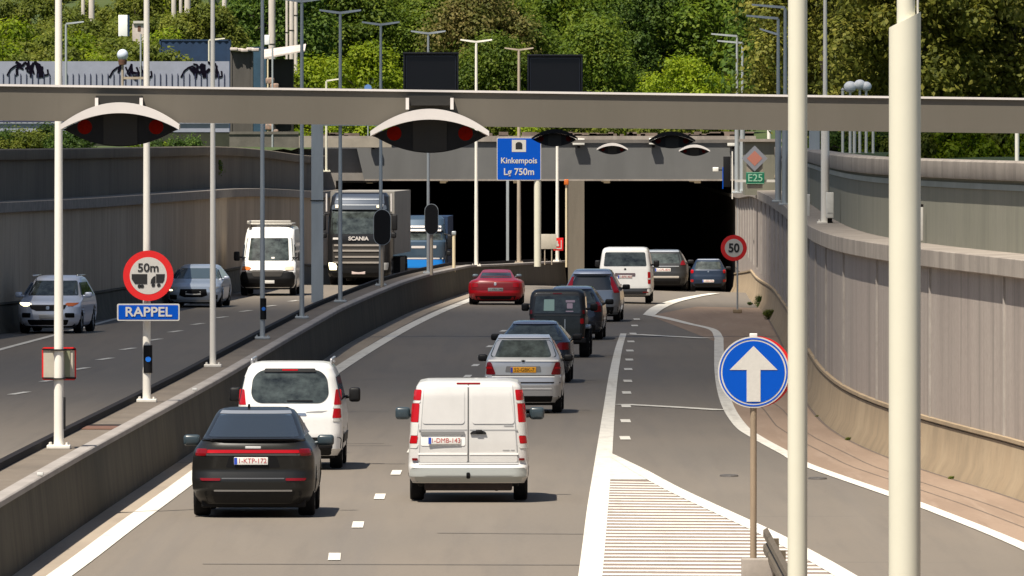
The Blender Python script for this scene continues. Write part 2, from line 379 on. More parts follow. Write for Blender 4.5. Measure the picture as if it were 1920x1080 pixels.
x0 = interp(mainr, 190); mb.add([(interp(mainr, q)+.1, q, Z-.003) for q in (181.5, 197)]+[(interp(diag, q)+.02, q, Z-.003) for q in (197, 181.5)], [(0, 1, 2, 3)])
d = 180.6
while d > 108:
    xa = interp(mainr, d)+.13; xb = interp(diag, d)-.1
    if xb > xa+.05: mb.add([(xa, d, Z-.003), (xb, d-.35, Z-.003), (xb, d-.35-.58, Z-.003), (xa, d-.58, Z-.003)], [(0, 1, 2, 3)])
    d -= 1.26
mb.build('painted_lines', paint_w, road)
mb = MB(); rows = []
for k in range(26):
    d = 181.3-k*3; rows.append([(interp(mainr, d)+.14, d, .005), (interp(diag, d)-.12, d, .005)])
grid(mb, rows); mb.build('hatched_ground', layered('hatch_ground', (.215,.165,.14), [(2,(1,.4,1),(.16,.13,.11),.45,.65,.7), (11,(1,1,1),(.26,.21,.18),.5,.75,.5)], .9, .1), road)
mb = MB()                                                   # transverse joints and patches of the roadway
for x0, x1, y in ((250,760,868),(820,1120,1000),(380,1100,1058)):
    a = G(x0, y); b = G(x1, y+2); mb.add([(a.x, a.y, .008), (b.x, b.y, .008), (b.x, b.y-.13, .008), (a.x, a.y-.13, .008)], [(0, 1, 2, 3)])
for x0, x1, y in ((615,735,836),(610,720,832)):
    a = G(x0, y); b = G(x1, y); mb.add([(a.x, a.y, .007), (b.x, b.y, .007), (b.x, b.y-.1, .007), (a.x, a.y-.1, .007)], [(0, 1, 2, 3)])
mb.build('tarmac_joint', mat('bitumen_joint', (.11,.098,.088), .9, noise=(5,.4)), road)
for x, y, la in ((1367,893,'round iron drain cover in the exit lane left of the tall mast'), (1533,898,'iron drain cover beside the white edge line of the exit lane')):
    p = G(x, y); m = MB(); m.lathe([(0,.02),(.28,.02),(.30,.0)], (0, 0, 0)); m.ring
    o = m.build('drain_cover', mat('cast_iron', (.09,.08,.072), .7, noise=(12,.5)), loc=(p.x, p.y, .003)); o.scale = (.55, 1.5, 1); tag(o, la, 'drain cover')

# ---------------------------------------------------------------- retaining walls
drop = lambda x, d: -.55*smooth(385, 488, d)
def wall(name, xy, side, label, mats):
    r = root(name, label, 'wall')
    c_foot, c_wall, c_cop, c_up, c_ucop = mats
    p0 = sweep_path(xy, side, lambda x, d: zr(x, d)); p1 = sweep_path(xy, side, drop)
    MB().sweep(p0, [(-.08,-.4),(-.06,.02),(.07,.26),(.13,.80),(.16,.81),(.16,.835),(.10,.84),(.10,.90),(.40,.92)]).build('footing', c_foot, r)
    MB().sweep(p1, [(.17,.3 if side > 0 else .3),(.17,3.60),(.6,3.60)]).build('ribbed_panel', c_wall, r)
    MB().sweep(p1, [(.5,3.55),(.02,3.55),(.0,3.57),(.0,3.85),(.012,3.862),(.80,3.88),(1.3,3.88)]).build('ledge_coping', c_cop, r)
    MB().sweep(p1, [(.78,3.86),(.78,5.12),(1.1,5.12)]).build('upper_panel', c_up, r)
    MB().sweep(p1, [(.80,5.10),(.64,5.10),(.62,5.13),(.62,5.40),(.66,5.43),(1.14,5.43),(1.16,5.1)]).build('upper_coping', c_ucop, r)
    return r
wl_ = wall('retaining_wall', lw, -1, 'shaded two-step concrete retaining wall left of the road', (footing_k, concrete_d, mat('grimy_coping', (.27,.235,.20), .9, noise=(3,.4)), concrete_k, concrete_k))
wr_ = wall('retaining_wall', rw, 1, 'sunlit two-step ribbed concrete retaining wall curving along the exit lane', (footing_c, concrete_w, coping_c, concrete_u, coping_c))
MB().sweep(sweep_path(rw, 1, drop), [(.74,4.93),(.77,4.93),(.77,5.03),(.74,5.03),(.74,4.93)]).build('metal_cable_duct', mat('duct_metal', (.38,.39,.41), .35, .5, noise=(.5,.4)), wr_)
# vertical joints every few metres on the right wall
mb = MB()
for i in range(10, len(rw)-1, 3):
    (x, d), (x2, d2) = rw[i], rw[i+1]; mb.box(x+.13, x+.18, d, d+.10, .9, 3.55)
mb.build('panel_joint', mat('pale_joint', (.36,.33,.30), .9, noise=(3,.3)), wr_)

# ---------------------------------------------------------------- median barrier
med = []
dd = 60
while dd < 489: med.append((interp([(a, b) for a, b in MEDR], dd), dd)); dd += 4
med.append((2.45, 489)); xs = [m[0] for m in med]
for _ in range(3): xs = [xs[0]]+[(xs[i-1]+xs[i]*2+xs[i+1])/4 for i in range(1, len(xs)-1)]+[xs[-1]]
med = list(zip(xs, [m[1] for m in med])); MX = lambda d: interp([(b, a) for a, b in med], d)
ZM = lambda x, d: -.0100*max(0., d-400)-.10*smooth(360, 410, d)
mr_ = root('median_barrier', 'low concrete barrier with a flat walkway top between the two carriageways', 'barrier')
mp = sweep_path(med, 1, ZM)
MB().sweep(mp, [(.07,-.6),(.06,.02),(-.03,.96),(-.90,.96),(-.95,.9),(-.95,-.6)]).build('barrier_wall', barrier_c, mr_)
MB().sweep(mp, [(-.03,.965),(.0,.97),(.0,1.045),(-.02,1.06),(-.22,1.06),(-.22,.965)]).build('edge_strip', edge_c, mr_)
MB().sweep(mp, [(-.225,1.0),(-.225,1.035),(-.80,1.035),(-.80,1.0)]).build('walkway', platform_c, mr_)
MB().sweep(mp, [(-.80,1.0),(-.80,1.14),(-.92,1.14),(-.98,.6),(-.98,-.5)]).build('dark_side_rail', darksteel, mr_)
p = Q(162, 800, 176); mb = MB(); mb.box(-.28, .30, -.9, .9, 1.036, 1.05)
mb.build('service_hatch', rust_m, mr_, loc=(MX(176)-.50, 176, 0))
mb = MB(); mb.box(-.30, .28, .92, 1.9, 1.036, 1.046); mb.build('hatch_frame', darksteel, mr_, loc=(MX(176)-.50, 176, 0))
mb = MB()
for x, y in ((230,733),(48,893)):
    d = (H-1.06)*F/(y-V); mb = MB(); mb.rbox((MX(d)-.03, d, 1.09), (.09,.12,.05), .01); mb.build('reflector', lens_c, mr_)

# ---------------------------------------------------------------- tunnel portal
tp = root('tunnel_portal', 'concrete double tunnel portal with a plain grey fascia across the road', 'tunnel', (0, 490, 0))
mx_ = lambda px: (px-960)*470/F
def part(name, m, r, f): b = MB(); f(b); return b.build(name, m, r)
zt = 3.72
part('fascia', fascia_m, tp, lambda b: b.prism([(-6.78, zt), (10.4, zt), (10.4, 5.52), (-7.2, 5.52)], 0, .5))
part('fascia_lip', coping_c, tp, lambda b: b.box(-6.76, 10.35, -.04, .0, zt, zt+.07))
part('recessed_panel', mat('shade_dark_panel', (.07,.075,.08), .8, noise=(1,.3)), tp, lambda b: b.box(-10.5, -6.2, 1.2, 1.7, zt-.1, 5.6))  # shade at the left end of the fascia put into a dark colour
part('roof_slab', tunnel_m, tp, lambda b: b.box(-11, 12.4, .5, 130, zt+.004, 5.2))
part('parapet', coping_c, tp, lambda b: b.box(-9.9, 11.2, -.12, .55, 5.52, 5.78))
part('dividing_pier', mat('pier_concrete', (.17,.145,.11), .9, noise=(2,.3), stretch=(1,1,.1)), tp, lambda b: b.box(2.58, 3.32, -.3, 1.2, -1.9, zt-.003))
part('centre_wall', tunnel_m, tp, lambda b: b.box(2.62, 3.28, 1.2, 130, -3.2, zt))
part('left_tunnel_wall', tunnel_m, tp, lambda b: b.box(-9.6, -8.1, .5, 130, -3.2, zt))
part('right_tunnel_wall', tunnel_m, tp, lambda b: b.box(10.3, 11.8, .5, 130, -3.6, zt))
part('tunnel_end', tunnel_m, tp, lambda b: b.box(-10, 12, 128, 130, -4, 5))
dim = mat('added_tunnel_glow', (.3,.25,.18), .5, emit=((1,.75,.45), .10))  # added lamps: faint glow so the tunnels are not pure black
for xs_ in ((-6.6, -3.2, .2), (4.4, 8.6)):
    for xx in xs_:
        for k in range(7): part('added_ceiling_lamp', dim, tp, lambda b: b.box(xx-.14, xx+.14, 4+k*14, 5.6+k*14, zt-.13, zt-.01))
for xx in (-8.05, 10.12): part('cable_tray', mat('tray_grey', (.30,.29,.27), .6), tp, lambda b: b.box(xx-.06, xx+.10, 1, 120, zt-.75, zt-.6))
def clutter(b):
    rr = random.Random(3)
    for i in range(70):
        x = rr.uniform(-9, 11); w = rr.uniform(.1, .9); b.box(x, x+w, -.1, .2, 5.78, 5.78+rr.uniform(.03, .20))
part('loose_rubble_on_parapet', mat('rubble', (.20,.15,.12), .95, noise=(1.5,.6)), tp, clutter)
for x, y, w in ((700,268,.45),(1085,266,.55),(1225,265,.4),(1375,268,.55)):
    p = Q(x, y, 489.83); t = root('camera_housing', {700:'white camera box at the left end of the portal fascia',1085:'white camera box above the pier between the tunnels',1225:'small white camera box above the right tunnel between two arched signals',1375:'white camera box at the right end of the portal fascia'}[x], 'camera', p, group=None)
    part('housing', whitebox, t, lambda b: b.rbox((0, -.10, 0), (w, .26, .30), .03))
    part('bracket', darksteel, t, lambda b: b.box(-.06, .06, -.05, .16, -.28, -.16))

# light beam on the left of the portal top
part('concrete_beam', mat('pale_beam_concrete', (.30,.265,.21), .9, noise=(1.4,.25)), None, lambda b: b.box(-9.7, -5.4, 478, 478.7, 5.27, 5.67))
lwp = part('low_wall', mat('weathered_low_wall', (.13,.12,.10), .9, noise=(2,.4)), None, lambda b: b.box(mx_(385), mx_(560), 470, 470.4, 4.6, 5.86).box(mx_(385), mx_(560), 469.95, 470.45, 5.861, 5.98))
tag(lwp, 'low weathered concrete wall under the beam below the two pale-roofed sheds', 'wall')
tag(bpy.data.objects['concrete_beam'], 'pale horizontal concrete beam spanning above the trucks left of the portal', 'beam')

# ================================================================ POLES, GANTRIES, SIGNS
def text(s, size, m, parent, loc, name='lettering', ext=.004, rz=0.0, sx=1.0, bold=0.0):
    cu = bpy.data.curves.new('t', 'FONT'); cu.body = s; cu.size = size; cu.align_x = 'CENTER'; cu.align_y = 'CENTER'; cu.extrude = ext; cu.offset = bold
    to = bpy.data.objects.new('t', cu); COL.objects.link(to)
    dg = bpy.context.evaluated_depsgraph_get(); me = bpy.data.meshes.new_from_object(to.evaluated_get(dg))
    bpy.data.objects.remove(to); bpy.data.curves.remove(cu)
    me.transform(Matrix.Rotation(rz, 4, 'Z') @ Matrix.Rotation(math.pi/2, 4, 'X') @ Matrix.Scale(sx, 4, (1, 0, 0)))
    me.materials.clear(); me.materials.append(m); me.name = name
    o = bpy.data.objects.new(name, me); link(o, parent); o.location = loc; return o

def lamp_post(label, x, d, z0=1.035, ztop=9.35, r=.08, m=pole_g, arms='T', rlow=None, cat='street lamp', name='street_lamp', group=None, arm=.6, step=3.4):
    t = root(name, label, cat, (x, d, z0), group=group)
    rl = rlow or r
    b = MB(); h = ztop-z0
    if arms == 'T': b.tube((0,0,0), (0,0,h), rl, rl*.62, 18)
    elif step: b.tube((0,0,0), (0,0,min(step,h*.5)), rl, rl).tube((0,0,min(step,h*.5)), (0,0,min(step,h*.5)+.12), rl, r*.85).tube((0,0,min(step,h*.5)+.12), (0,0,h), r*.8, r*.62)
    else: b.tube((0,0,0), (0,0,h), r, r*.8)
    b.build('pole', m, t)
    b = MB(); b.rbox((0,0,.03), (.36,.36,.06), .01)
    for sx in (-1,1):
        for sy in (-1,1): b.tube((sx*.13,sy*.13,.06), (sx*.13,sy*.13,.10), .02, n=6)
    b.build('base_plate', m, t)
    if arms:
        for s in ((-1, 1) if arms == 'T' else (-1,) if arms == 'L' else (1,)):
            b = MB(); b.add([(0,-.05,h-.02),(s*arm*.4,-.06,h+.01),(s*arm,-.09,h+.07),(s*arm,.09,h+.07),(s*arm*.4,.06,h+.01),(0,.05,h-.02),
                             (0,-.05,h+.05),(s*arm*.4,-.06,h+.08),(s*arm,-.07,h+.12),(s*arm,.07,h+.12),(s*arm*.4,.06,h+.08),(0,.05,h+.05)],
                            [(0,1,2,3,4,5),(6,7,8,9,10,11)]+[(i,(i+1)%6,6+(i+1)%6,6+i) for i in range(6)])
            b.build('lamp_head', m, t)
    return t
GL = 'double-arm lamps along the median'
def mx(px, d): return (px-960)*d/F
def dbase(y, z): return (H-z)*F/(y-V)
p1 = lamp_post('nearest white median lamp pole, with a red-rimmed sign on it', mx(110,164.5), 164.5, r=.077, m=pole_l, group=GL)
p2 = lamp_post('white median lamp pole carrying the round red 50m sign', mx(275,193), 193, r=.075, m=pole_l, group=GL)
p3 = lamp_post('plain white median lamp pole just right of the round 50m sign', mx(399,222), 222, r=.066, m=pole_l, group=GL)
p4 = lamp_post('grey median lamp pole with a dark band, in front of the oncoming white van', mx(492,252), 252, r=.062, group=GL)
p5 = lamp_post('grey median lamp pole just left of the thick gantry pillar', mx(566,280), 280, r=.065, group=GL)
p6 = lamp_post('grey median lamp pole in front of the left edge of the black truck', mx(638,307), 307, r=.065, group=GL)
p7 = lamp_post('grey median lamp pole standing behind the black rounded signal backboard', mx(714,340), 340, r=.065, group=GL)
p8 = lamp_post('grey median lamp pole in front of the blue truck', mx(803,370), 370, r=.06, group=GL)
p9 = lamp_post('bright median lamp pole alone before the left tunnel mouth', mx(893,404), 404, z0=.86, r=.075, m=pole_l, group=GL)
p10 = lamp_post('beige median lamp pole left of the post of the blue tunnel sign', mx(973,443), 443, z0=.5, r=.09, m=pole_b, group=GL)
# bands on two of them
def band(p, z, h, r, blue):
    b = MB(); b.tube((.02,-.02,z), (.02,-.02,z+h), r, n=20); b.build('dark_band', blackm, p)
    b = MB(); b.lathe([(0,0),(blue,0),(blue,.02),(0,.02)], (.03,-r-.03,z+h*.5), 'Y'); b.build('blue_disc', mat('blue_reflector', (.01,.15,.6), .3), p)
band(p2, .53, .50, .083, .05); band(p4, .47, .50, .074, .045)
b = MB(); b.rbox((.09,0,.55), (.03,.04,.5), .01); b.build('cable_cover', plastic, p1)

# red-rimmed sign seen from behind on the nearest pole
def rect_sign(b, w, h, r, y0, y1):
    pts = []
    for cx, cz, a0 in ((w/2-r, h/2-r, 0), (-w/2+r, h/2-r, 90), (-w/2+r, -h/2+r, 180), (w/2-r, -h/2+r, 270)):
        for k in range(5): a = math.radians(a0+k*22.5); pts.append((cx+r*math.cos(a), cz+r*math.sin(a)))
    return b.prism(pts, y0, y1)
t = root('traffic_sign', 'rectangular sign with a red rim and bare beige back strapped to the nearest median pole', 'traffic sign', Q(110.5, 682, 164.9))
part('rim', signred, t, lambda b: rect_sign(b, .53, .51, .04, .0, .02))
part('back_plate', signgrey, t, lambda b: rect_sign(b, .48, .46, .03, -.012, -.001))
for zz in (.21, -.235): part('clamp', darksteel, t, lambda b: b.box(-.26, .26, -.03, -.013, zz, zz+.025).box(-.11,.11,-.50,-.031,zz+.001,zz+.023))
part('stiffener', mat('stiffener_olive', (.20,.21,.13), .6), t, lambda b: b.box(.09, .17, -.03, -.013, -.2, .2))

# 50 m distance sign and its RAPPEL plate
t = root('traffic_sign', 'round white and red 50m sign with two small truck shapes, over a blue RAPPEL plate', 'traffic sign', Q(278, 517, 192.6))
part('rim', signred, t, lambda b: b.lathe([(0,.03),(.455,.03),(.455,0),(.33,0)], axis='Y', n=56))
part('face', signwhite, t, lambda b: b.lathe([(.335,-.003),(0,-.003)], axis='Y', n=48).lathe([(.335,-.003),(.335,.02)], axis='Y', n=48))
text('50m', .21, signblack, t, (0, -.008, .14), bold=.004, sx=1.05)
def trucks(b):
    b.prism([(-.30,.03),(-.02,.03),(-.02,-.15),(-.24,-.15),(-.30,-.06)], -.009, -.004)
    b.prism([(.14,.03),(.30,.03),(.29,-.08),(.26,-.13),(.14,-.13)], -.009, -.004)
    b.prism([(.13,-.14),(.13,0),(.09,-.02),(.05,-.07),(.04,-.14)], -.009, -.004)
    for x, z in ((-.16,-.19),(-.11,-.19),(.09,-.17),(.19,-.17)): b.lathe([(0,-.010),(.034,-.010),(.034,-.004)], (x,0,z), 'Y', 16)
part('truck_symbol', signblack, t, trucks)
part('name_plate', signwhite, t, lambda b: rect_sign(b, 1.13, .31, .03, 0, .03).v and b).location = (0, 0, -.66)
part('plate_field', signblue, t, lambda b: rect_sign(b, 1.08, .26, .02, -.004, .002)).location = (0, 0, -.66)
text('RAPPEL', .24, signwhite, t, (0, -.009, -.66), bold=.005, sx=1.08)
for zz in (0, -.68): part('clamp', darksteel, t, lambda b: b.box(-.1,.1,.03,.4,zz,zz+.03))

# arched lane signals
def lane_signal(label, p, hood, k=1.0, lit=True, group='arched lane signals over the lanes'):
    t = root('lane_signal', label, 'lane signal', p, group=None)
    w = .665*k; top = lambda x: .25*k*(1-(x/w)**2); inn = lambda x: .185*k*(1-(x/w)**2)-.03*k; bot = lambda x: -.20*k*(1-(x/w)**2)-.02*k
    xs = [w*(-1+2*i/28) for i in range(29)]
    b = MB(); n = len(xs)
    pts = [(x, top(x)+.025*k) for x in xs]+[(x, inn(x)) for x in reversed(xs)]
    b.prism(pts, -.26*k, .16*k); b.build('hood', hood, t, ang=50)
    b = MB(); b.prism([(x*.97, inn(x)-.001) for x in xs]+[(x*.97, bot(x)) for x in reversed(xs[1:-1])], -.02, .14*k); b.build('signal_body', blackm, t, ang=60)
    b = MB(); b.prism([(x, inn(x)-.006) for x in xs if abs(x) < .23*k]+[(x, bot(x)+.012) for x in reversed(xs) if abs(x) < .23*k], -.035, -.021); b.build('centre_panel', grey_p, t)
    for s in (-1, 1):
        b = MB(); b.lathe([(0,-.036),(.055*k,-.033),(.082*k,-.021)], (s*.40*k, 0, .0), 'Y', 24); b.build('signal_lens', red_off if p.y < 200 else mat('dim_far_lens', (.05,.006,.005), 1., spec=0), t)
    return t
bz = lambda x, row: row  # rows read off the photo
D1 = 120.0
def near_gantry():
    t = root('gantry', 'brown-grey steel gantry beam running the full width of the picture above the road', 'gantry', (0, D1, 0))
    b = MB()
    # the beam is slightly tilted
    zl, zrr = Q(0, 162, D1).z, Q(1920, 188, D1).z; hl, hr = .385, .37; x0, x1 = -7.6, 9.0
    zt_ = lambda x: lerp(zl, zrr, (x+5.76)/11.52)
    b.add([(x0,-.14,zt_(x0)),(x1,-.14,zt_(x1)),(x1,.2,zt_(x1)),(x0,.2,zt_(x0)),(x0,-.14,zt_(x0)-hl),(x1,-.14,zt_(x1)-hr),(x1,.2,zt_(x1)-hr),(x0,.2,zt_(x0)-hl)],
          [(0,1,2,3),(4,7,6,5),(0,4,5,1),(3,2,6,7),(0,3,7,4),(1,5,6,2)]); b.build('beam', beam_m, t)
    b = MB(); b.add([(x0,-.17,zt_(x0)+.002),(x1,-.17,zt_(x1)+.002),(x1,.23,zt_(x1)+.002),(x0,.23,zt_(x0)+.002),(x0,-.17,zt_(x0)+.026),(x1,-.17,zt_(x1)+.026),(x1,.23,zt_(x1)+.026),(x0,.23,zt_(x0)+.026)],
          [(0,3,2,1),(4,5,6,7),(0,1,5,4),(1,2,6,5),(2,3,7,6),(3,0,4,7)]); b.build('top_flange', steel_l, t)
    b = MB(); b.box(-7.3, -6.95+.02, -.15, .19, 1.0, zt_(-7.3)-hl); b.build('pillar', beam_m, t)
    b = MB(); b.box(10.9, 11.2, -.15, .19, 3.85, zt_(9)-.1).box(9.0, 11.2, -.14, .18, zt_(9)-.36, zt_(9)-.02); b.build('pillar', beam_m, t)
    for x in (225, 806):
        p = Q(x, 187, D1)
        b = MB(); b.box(p.x-.26, p.x+.26, -.30, -.143, p.z-.065, p.z+.045); b.build('junction_plate', grey_p, t)
        for s in (-1, 1):
            b = MB(); b.box(p.x+s*.25-.018, p.x+s*.25+.018, -.34, -.303, p.z-.11, p.z+.02); b.build('hanger', steel_l, t)
near_gantry()
lane_signal('arched signal with two dim red lenses hanging left, in front of the graffiti wall side', Q(226, 238, D1-.36), steel_l)
lane_signal('arched signal with two dim red lenses at the centre, right below the left black display', Q(806, 250, D1-.36), steel_l)
D2 = 307.0
def far_gantry():
    t = root('gantry', 'far grey gantry on a thick pillar in the median, mostly hidden behind the near beam', 'gantry', (0, D2, 0))
    x0 = mx(595, D2)
    b = MB(); b.box(x0-.17, x0+.17, -.17, .17, 1.03, 6.75); b.build('pillar', pole_g, t)
    b = MB(); b.box(x0-.2, x0+.2, -.2, .2, 3.95, 3.98); b.build('joint_ring', darksteel, t)
    b = MB(); b.box(8.55, 8.85, -.17, .17, 3.85, 6.75); b.build('pillar', pole_g, t)
    b = MB(); b.box(x0+.17, 8.55, -.16, .16, 6.12, 6.7); b.build('beam', pole_g, t)
    for x in (808, 1040):
        b = MB(); b.box(mx(x,D2)-.3, mx(x,D2)+.3, .16, .4, 6.4, 7.2); b.build('display_bracket', darksteel, t)
far_gantry()
for x, y0, la in ((808, 98, 'unlit black square lane display, the left one of the pair above the gantry'), (1040.5, 102, 'unlit black square lane display, the right one of the pair above the gantry')):
    p = Q(x, y0, D2-.5); t = root('lane_display', la, 'display', (p.x, p.y, 6.72), group=None); hh = p.z-6.72
    part('housing', mat('display_housing', (.018,.017,.020), .5), t, lambda b: b.rbox((0,0,hh/2), (1.58,.35,hh), .03).rbox((0,-.2,hh-.03), (1.60,.18,.06), .01).rbox((-.77,-.2,hh/2), (.05,.14,hh), .01).rbox((.77,-.2,hh/2), (.05,.14,hh), .01))
    part('screen', screen_m, t, lambda b: b.box(-.70, .70, -.20, -.176, .06, hh-.12))
    part('inner_frame', mat('display_frame_blue', (.05,.055,.075), .4), t, lambda b: b.box(-.715,-.70,-.215,-.176,.05,hh-.1).box(.70,.715,-.215,-.176,.05,hh-.1).box(-.70,.70,-.215,-.176,hh-.12,hh-.105))
for x, y, la in ((1040, 260, 'dark arched signal of the far gantry, just right of the blue tunnel sign'), (1260, 264, 'dark arched signal of the far gantry, over the right tunnel')):
    lane_signal(la, Q(x, y, D2), blackm, 1.0)
for x, y, la in ((1148, 280, 'small arched signal with a pale hood on the portal fascia, left one of the two'), (1302, 283, 'small arched signal with a pale hood on the portal fascia, right one of the two')):
    lane_signal(la, Q(x, y, 479.6), steel_l, 1.05)

t = root('gantry', 'thin dark gantry rail in front of the top edge of the tunnel portal', 'gantry', (0, 480, 0))
part('rail', mat('weathered_grey_steel', (.14,.125,.11), .7, noise=(3,.4)), t, lambda b: b.box(-.3, 10.3, 0, .2, 5.47, 5.62))
for xx in (-.2, 10.2): part('post', pole_g, t, lambda b: b.box(xx-.06, xx+.06, .05, .17, -1.3, 5.469))
# two big masts in the gore, near the camera
t = root('lighting_mast', 'tall cream mast standing beside the blue arrow sign', 'mast', (mx(1495.5, 100), 100, 0))
part('shaft', pole_w, t, lambda b: b.tube((0,0,0), (0,0,14), .094, .086, 32)); part('base_plate', pole_w, t, lambda b: b.rbox((0,0,.02), (.4,.4,.04), .01))
t = root('lighting_mast', 'thickest cream mast at the right with a slanted sleeve top and thinner upper shaft', 'mast', (mx(1696.5, 99), 99, 0))
b = MB(); n = 40; r = .148; z1, z2 = Q(0, 52, 99).z, Q(0, 22, 99).z
vs = [(r*math.cos(2*math.pi*i/n), r*math.sin(2*math.pi*i/n), 0) for i in range(n)]+[(r*math.cos(2*math.pi*i/n), r*math.sin(2*math.pi*i/n), lerp(z1, z2, (1+math.cos(2*math.pi*i/n))/2)) for i in range(n)]
b.add(vs, [(i,(i+1)%n,n+(i+1)%n,n+i) for i in range(n)]+[tuple(range(n, 2*n))]); b.build('sleeve', pole_w, t)
part('upper_shaft', pole_w, t, lambda b: b.tube((.01,0,6.5), (.01,0,14), .086, .08, 28)); part('cable_rod', signwhite, t, lambda b: b.tube((.118,0,6.7), (.118,0,14), .012, n=8))
part('base_plate', pole_w, t, lambda b: b.rbox((0,0,.02), (.55,.55,.04), .01))

# blue arrow sign
D3 = 136.0
pc = Q(1413, 698, D3)
t = root('traffic_sign', 'round blue sign with a white arrow pointing up, on a brown post by the exit', 'traffic sign', (pc.x, D3, 0))
pz = pc.z
part('post', mat('weathered_post', (.33,.25,.17), .7, .1, noise=(3,.35), stretch=(1,1,.2)), t, lambda b: b.tube((0,.06,.48), (0,.06,pz+.46), .042, n=16))
def at(o, x, y, z): o.location = (x, y, z); return o
at(part('white_border', signwhite, t, lambda b: b.lathe([(0,.03),(.455,.03),(.455,0),(.0,0)], axis='Y', n=64)), 0, 0, pz)
at(part('blue_ring', signblue, t, lambda b: b.ring((0,0,0), .418, .437, -.004, .0, 64)), 0, 0, pz)
at(part('blue_field', signblue, t, lambda b: b.lathe([(0,-.004),(.398,-.004),(.398,0)], axis='Y', n=64)), 0, 0, pz)
at(part('arrow', signwhite, t, lambda b: b.prism([(-.088,-.375),(.088,-.375),(.088,.03),(.305,.03),(0,.335),(-.305,.03),(-.088,.03)], -.010, -.005)), 0, 0, pz)
at(part('cap', steel_l, t, lambda b: b.rbox((0,.06,.47), (.1,.1,.05), .01)), 0, 0, pz)
t2 = root('traffic_sign', 'back of a round red-rimmed sign half hidden behind the blue arrow sign', 'traffic sign', (pc.x+.045, D3+.15, pz+.0))
part('disc', signred, t2, lambda b: b.lathe([(0,.03),(.455,.03),(.455,0),(0,0)], axis='Y', n=64))
for zz in (-.3, .22): part('clamp', darksteel, t2, lambda b: b.box(-.08,.03,-.07,0,zz,zz+.04))
o = part('concrete_block', mat('block_concrete', (.30,.265,.23), .9, noise=(5,.25)), None, lambda b: b.rbox((0,.1,.24), (.40,.5,.48), .02)); o.location = (pc.x+.05, D3, 0)
tag(o, 'low grey concrete block under the blue arrow sign post', 'block')
# guard rail beginning right of the block
t = root('guard_rail', 'weathered brown guard rail starting beside the concrete block at the exit', 'guard rail', (0, 0, 0))
path = [(3.33+.0*(139-d)-.0035*(139-d), d) for d in [139-i*2 for i in range(24)]]
sp = sweep_path(path, 1)
railm = mat('weathered_rail', (.12,.095,.065), .7, .2, noise=(4,.4), stretch=(1,1,.3))
b = MB(); b.sweep(sp, [(0,.42),(.05,.45),(.05,.53),(0,.57),(0,.61),(.05,.65),(.05,.73),(0,.76),(.006,.76),(.056,.73),(.056,.65),(.006,.61),(.006,.57),(.056,.53),(.056,.45),(.006,.42)], True); b.build('rail', railm, t)
for i in range(0, 24, 2):
    b = MB(); x, d = path[i]; b.box(x+.07, x+.15, d-.05, d+.05, 0, .62); b.build('post', railm, t)

# 50 sign on the right near the tunnel
p = Q(1376, 465, 352); g = G(1384, 585)
t = root('traffic_sign', 'round white 50 speed limit sign with red rim before the right tunnel mouth', 'traffic sign', p)
part('rim', signred, t, lambda b: b.lathe([(0,.03),(.43,.03),(.43,0),(.30,0)], axis='Y', n=48))
part('face', signwhite, t, lambda b: b.lathe([(.30,-.003),(0,-.003)], axis='Y', n=48))
text('50', .40, signblack, t, (0, -.01, -.01), bold=.012, sx=.92)
part('post', pole_g, t, lambda b: b.tube((.12,.06,-p.z), (.12,.06,.3), .03)); part('footing', footing_c, t, lambda b: b.rbox((.12,.06,-p.z+.03), (.3,.3,.12), .02))

# blue tunnel sign on its two posts
D4 = 408.0; s4 = F/D4
pc = Q(973, 298, D4); t = root('tunnel_sign', 'blue tunnel name sign with a white tunnel symbol, reading Kinkempois Lg 750m', 'road sign', (pc.x, D4, .8))
hh = 80/s4; ww = 83/s4; cz = pc.z-.8
part('border', signwhite, t, lambda b: rect_sign(b, ww, hh, .06, 0, .05)).location = (0, 0, cz)
part('blue_field', signblue, t, lambda b: rect_sign(b, ww-.05, hh-.05, .05, -.005, .0)).location = (0, 0, cz)
part('symbol_plate', signwhite, t, lambda b: b.box(-.27,.27,-.011,-.006,.32,.78)).location = (0, 0, cz-.05)
arch = [(-.13,.42),(.13,.42),(.13,.60)]+[(.13*math.cos(a*math.pi/8), .60+.10*math.sin(a*math.pi/8)) for a in range(1, 8)]+[(-.13,.60)]
part('tunnel_symbol', signblack, t, lambda b: b.prism(arch, -.016, -.012)).location = (0, 0, cz-.05)
text('Kinkempois', .31, signwhite, t, (0, -.012, cz-.07), bold=.005, sx=.95)
text('Lg 750m', .36, signwhite, t, (0, -.012, cz-.50), bold=.006, sx=.95)
part('post', pole_w, t, lambda b: b.tube((mx(1008,D4)-pc.x,.14,0), (mx(1008,D4)-pc.x,.14,cz+.7), .135, n=20))

# small things before the pier
d = 430; p = Q(1029, 453, d)
t = root('information_board', 'small beige board on two thin legs before the pier between the tunnels', 'board', (p.x, d, ZM(0, d)+1.0)); zz = p.z-(ZM(0, d)+1.0)
part('panel', signgrey, t, lambda b: b.rbox((0,0,zz), (.62,.04,.60), .01))
for s in (-.16, .12): part('leg', pole_b, t, lambda b: b.tube((s,.03,0), (s,.03,zz-.25), .025))
t = lamp_post('slim white lamp pole just left of the pier between the tunnels', mx(1045,431), 431, z0=.70, ztop=5.75, r=.075, m=pole_l, arms=None, cat='pole', name='slim_pole', step=0)
p = Q(1047, 458, 430.5); t = root('fire_point_sign', 'small red square sign with white marks on the slim pole by the pier', 'sign', p)
part('plate', signred, t, lambda b: b.rbox((0,0,0), (.40,.03,.52), .008)); part('white_mark', signwhite, t, lambda b: b.box(-.16,.13,-.024,-.017,-.19,-.15).box(.10,.13,-.024,-.017,-.15,.17))
